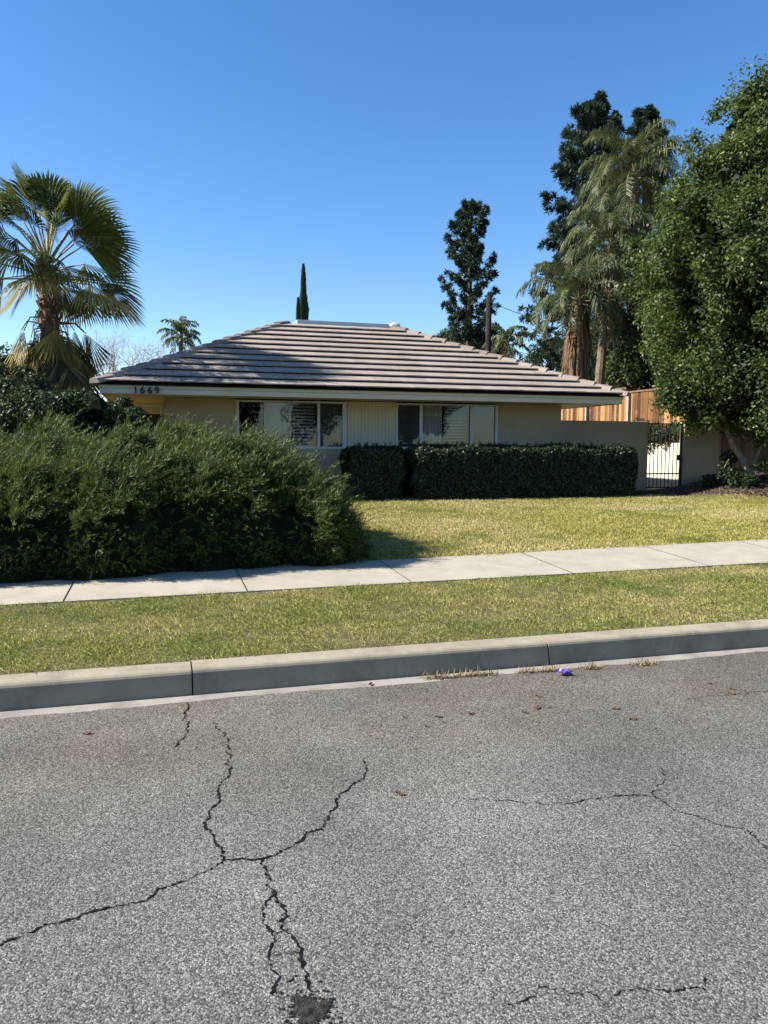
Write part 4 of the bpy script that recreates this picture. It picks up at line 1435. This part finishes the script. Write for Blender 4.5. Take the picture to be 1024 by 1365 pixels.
leafy(640, 462, 47, (1.6, 1.4, 1.3), "round green tree at the foot of the lone conifer", MT['needle'], 1)
leafy(2, 520, 24, (2.2, 1.6, 1.2), "dark leafy tree behind the fan palm at the left edge", MT['leafdark'], 8, 80, 140)
leafy(-190, 500, 32, (4.0, 2.5, 2.6), "broad leafy tree beyond the left end of the house", MT['leaftree'], 9, 90, 160, .2)
leafy(602, 462, 50, (1.3, 1.2, 1.2), "low green tree left of the lone conifer", MT['leafdark'], 2)
leafy(815, 470, 33, (1.2, 1.2, 2.0), "dark leafy tree between the palm trunks and the orange fence", MT['leafdark'], 3, 70)
leafy(850, 490, 30, (1.3, 1.2, 1.4), "leafy tree right behind the shed roof", MT['leaftree'], 4, 60)
leafy(735, 478, 55, (2.2, 1.8, 1.0), "low dark tree under the leafless brownish tree", MT['leafdark'], 5)
leafy(960, 500, 30, (3.2, 1.5, 2.0), "broad dark tree mass behind the right board fence", MT['leafdark'], 7, 90, 160, .2)
leafy(880, 420, 27, (1.5, 1.5, 2.6), "dark tree filling the gap behind the big broadleaf tree", MT['leafdark'], 6, 80, 150)

# unseen trees added across the road: windows mirror them, they cut the sky fill
for i, (x, y, h, lb) in enumerate(((-9, -17, 7.5, "unseen round tree added across the road, left end of the row"), (-2.5, -16, 8.5, "unseen tall tree added across the road, opposite the juniper hedge"),
                                   (4, -17.5, 7.0, "unseen tree added across the road, opposite the left window"), (10.5, -16.5, 8.8, "unseen broad tree added across the road, opposite the long hedge"),
                                   (17, -17, 7.8, "unseen round tree added across the road, right end of the row"))):
    t = thing("added_street_tree", (x, y, 0), lb, "tree", "unseen trees added across the road")
    d = unit(70)
    cent = np.array([x, y, h * .58]) + d * np.array([3.3, 2.4, h * .40]) * rng.uniform(.4, 1, (70, 1))
    quads_obj("crown", clump_leaves(cent, rng.uniform(.6, 1.0, 70), [150] * 70, .26, .16), MT['leafdark'], t)
    m2 = MB(); m2.tube([(x, y, -.02), (x + .1, y, h * .3), (x, y, h * .6)], [.2, .15, .08], 8); m2.build("trunk", MT['bark'], t)

# ------------------------------------------------------------------ utility pole and cables
pt = at_d(652, 393, 37); pb = pt.copy(); pb[2] = .3
pole = thing("utility_pole", pb, "dark wooden utility pole in front of the lone conifer", "pole")
m2 = MB(); m2.tube([pb, pt], [.16, .13], 10); m2.build("shaft", MT['pole'], pole, True)
m2 = MB(); m2.tube([pt - [0, 0, .25] + LAT * .1, pt - [0, 0, .15] + LAT * .35], [.05, .05], 6); m2.tube([pt - [0, 0, .55] + LAT * .1, pt - [0, 0, .5] + LAT * .4], [.04, .06], 6)
m2.build("insulator", MT['galv'], pole)


def cable(a, b, label, sag=.4):
    m2 = MB()
    m2.tube([a + (b - a) * t - np.array([0, 0, 4 * sag * t * (1 - t)]) for t in np.linspace(0, 1, 16)], .014, 5)
    tag(m2.build("overhead_cable", MT['iron']), label, "cable")


cable(at_d(656, 403, 37), at_d(800, 430, 40), "upper thin black cable running right from the utility pole")
cable(at_d(655, 462, 37), at_d(860, 478, 40), "lower thin black cable crossing behind the feather palms", .3)

# ------------------------------------------------------------------ litter on the road
def leaf_mesh(s_):
    V = []
    for i, (x, w_) in enumerate(((-1, .1), (-.5, .42), (0, .55), (.55, .38), (1, .04))):
        z = .35 + .25 * x * x
        V += [(x * s_, -w_ * s_, z * s_ * .8), (x * s_, 0, z * s_ * .45), (x * s_, w_ * s_, z * s_ * .95)]
    Fs = [(i * 3 + j, i * 3 + j + 1, i * 3 + j + 4, i * 3 + j + 3) for i in range(4) for j in range(2)]
    return V, Fs


lv = [(869, 122), (930, 138), (928, 150), (413, 157), (410, 188), (442, 187), (374, 199), (618, 190), (665, 218), (232, 203), (146, 212), (160, 226), (116, 237), (55, 213), (43, 417)]
spots = [(512 + a / 2, 850 + b / 2) for a, b in lv] + [(116, 978), (494, 912)]
first = None
for i, (px, py) in enumerate(spots):
    p = at_z(px, py, .006)
    if first is None:
        first = mesh_obj("dry_leaf", *leaf_mesh(.022), MT['dryleaf'])
        o = first
    else:
        o = first.copy(); COL.objects.link(o)
    o.location = (p[0], p[1], .001)
    o.rotation_euler = (random.uniform(-.2, .2), random.uniform(-.2, .2), random.uniform(0, 6.28))
    k = random.uniform(.75, 1.15); o.scale = (k, k * random.uniform(.8, 1.2), k)
    tag(o, "small curled brown dry leaf lying on the asphalt near the kerb", "leaf", "dry leaves scattered on the road")

p = at_z(752, 899, .01)
V, Fs = [], []
n2 = 7
for i in range(n2):
    for j in range(n2):
        a, b = (i / (n2 - 1) - .5), (j / (n2 - 1) - .5)
        V.append((p[0] + a * .085 + random.uniform(-.007, .007), p[1] + b * .06 + random.uniform(-.007, .007), .012 + random.uniform(0, .034)))
for i in range(n2 - 1):
    for j in range(n2 - 1): Fs.append((i * n2 + j, (i + 1) * n2 + j, (i + 1) * n2 + j + 1, i * n2 + j + 1))
tag(mesh_obj("litter_wrapper", V, Fs, MT['purple']), "crumpled purple scrap lying in the gutter", "litter")

wl = [((583, 905), "thin leftmost tuft of dry weeds in the gutter"), ((618, 903), "dry weed tuft second from the left in the gutter"), ((648, 901), "dry weed tuft below the long kerb block, third from the left"),
      ((706, 898), "dry weed tuft just left of the kerb joint"), ((737, 896), "dry weed tuft between the kerb joint and the purple scrap"), ((792, 893), "dry weed tuft right of the purple scrap"), ((862, 888), "low rightmost tuft of dry weeds in the gutter")]
for (px, py), lb in wl:
    p = at_z(px, py, .0)
    n_ = 120
    b0 = np.stack([p[0] + np.clip(rng.normal(0, .05, n_), -.1, .1), p[1] + rng.normal(0, .016, n_) + .02, np.full(n_, .0)], 1)
    d = rng.normal(0, .8, (n_, 3)) + [0, -.15, .75]; d[:, 2] = np.abs(d[:, 2]) * .6; d /= np.linalg.norm(d, axis=1, keepdims=True)
    l_ = rng.uniform(.02, .075, n_)[:, None]
    s_ = np.cross(d, [0, 0, 1.0]); s_ /= np.linalg.norm(s_, axis=1, keepdims=True) + 1e-9; s_ *= .003
    tag(quads_obj("weed_tuft", np.stack([b0 - s_, b0 + s_, b0 + d * l_ * .6 + s_, b0 + d * l_], 1), MT['weed']), lb, "weeds", "dry weed tufts in the gutter")
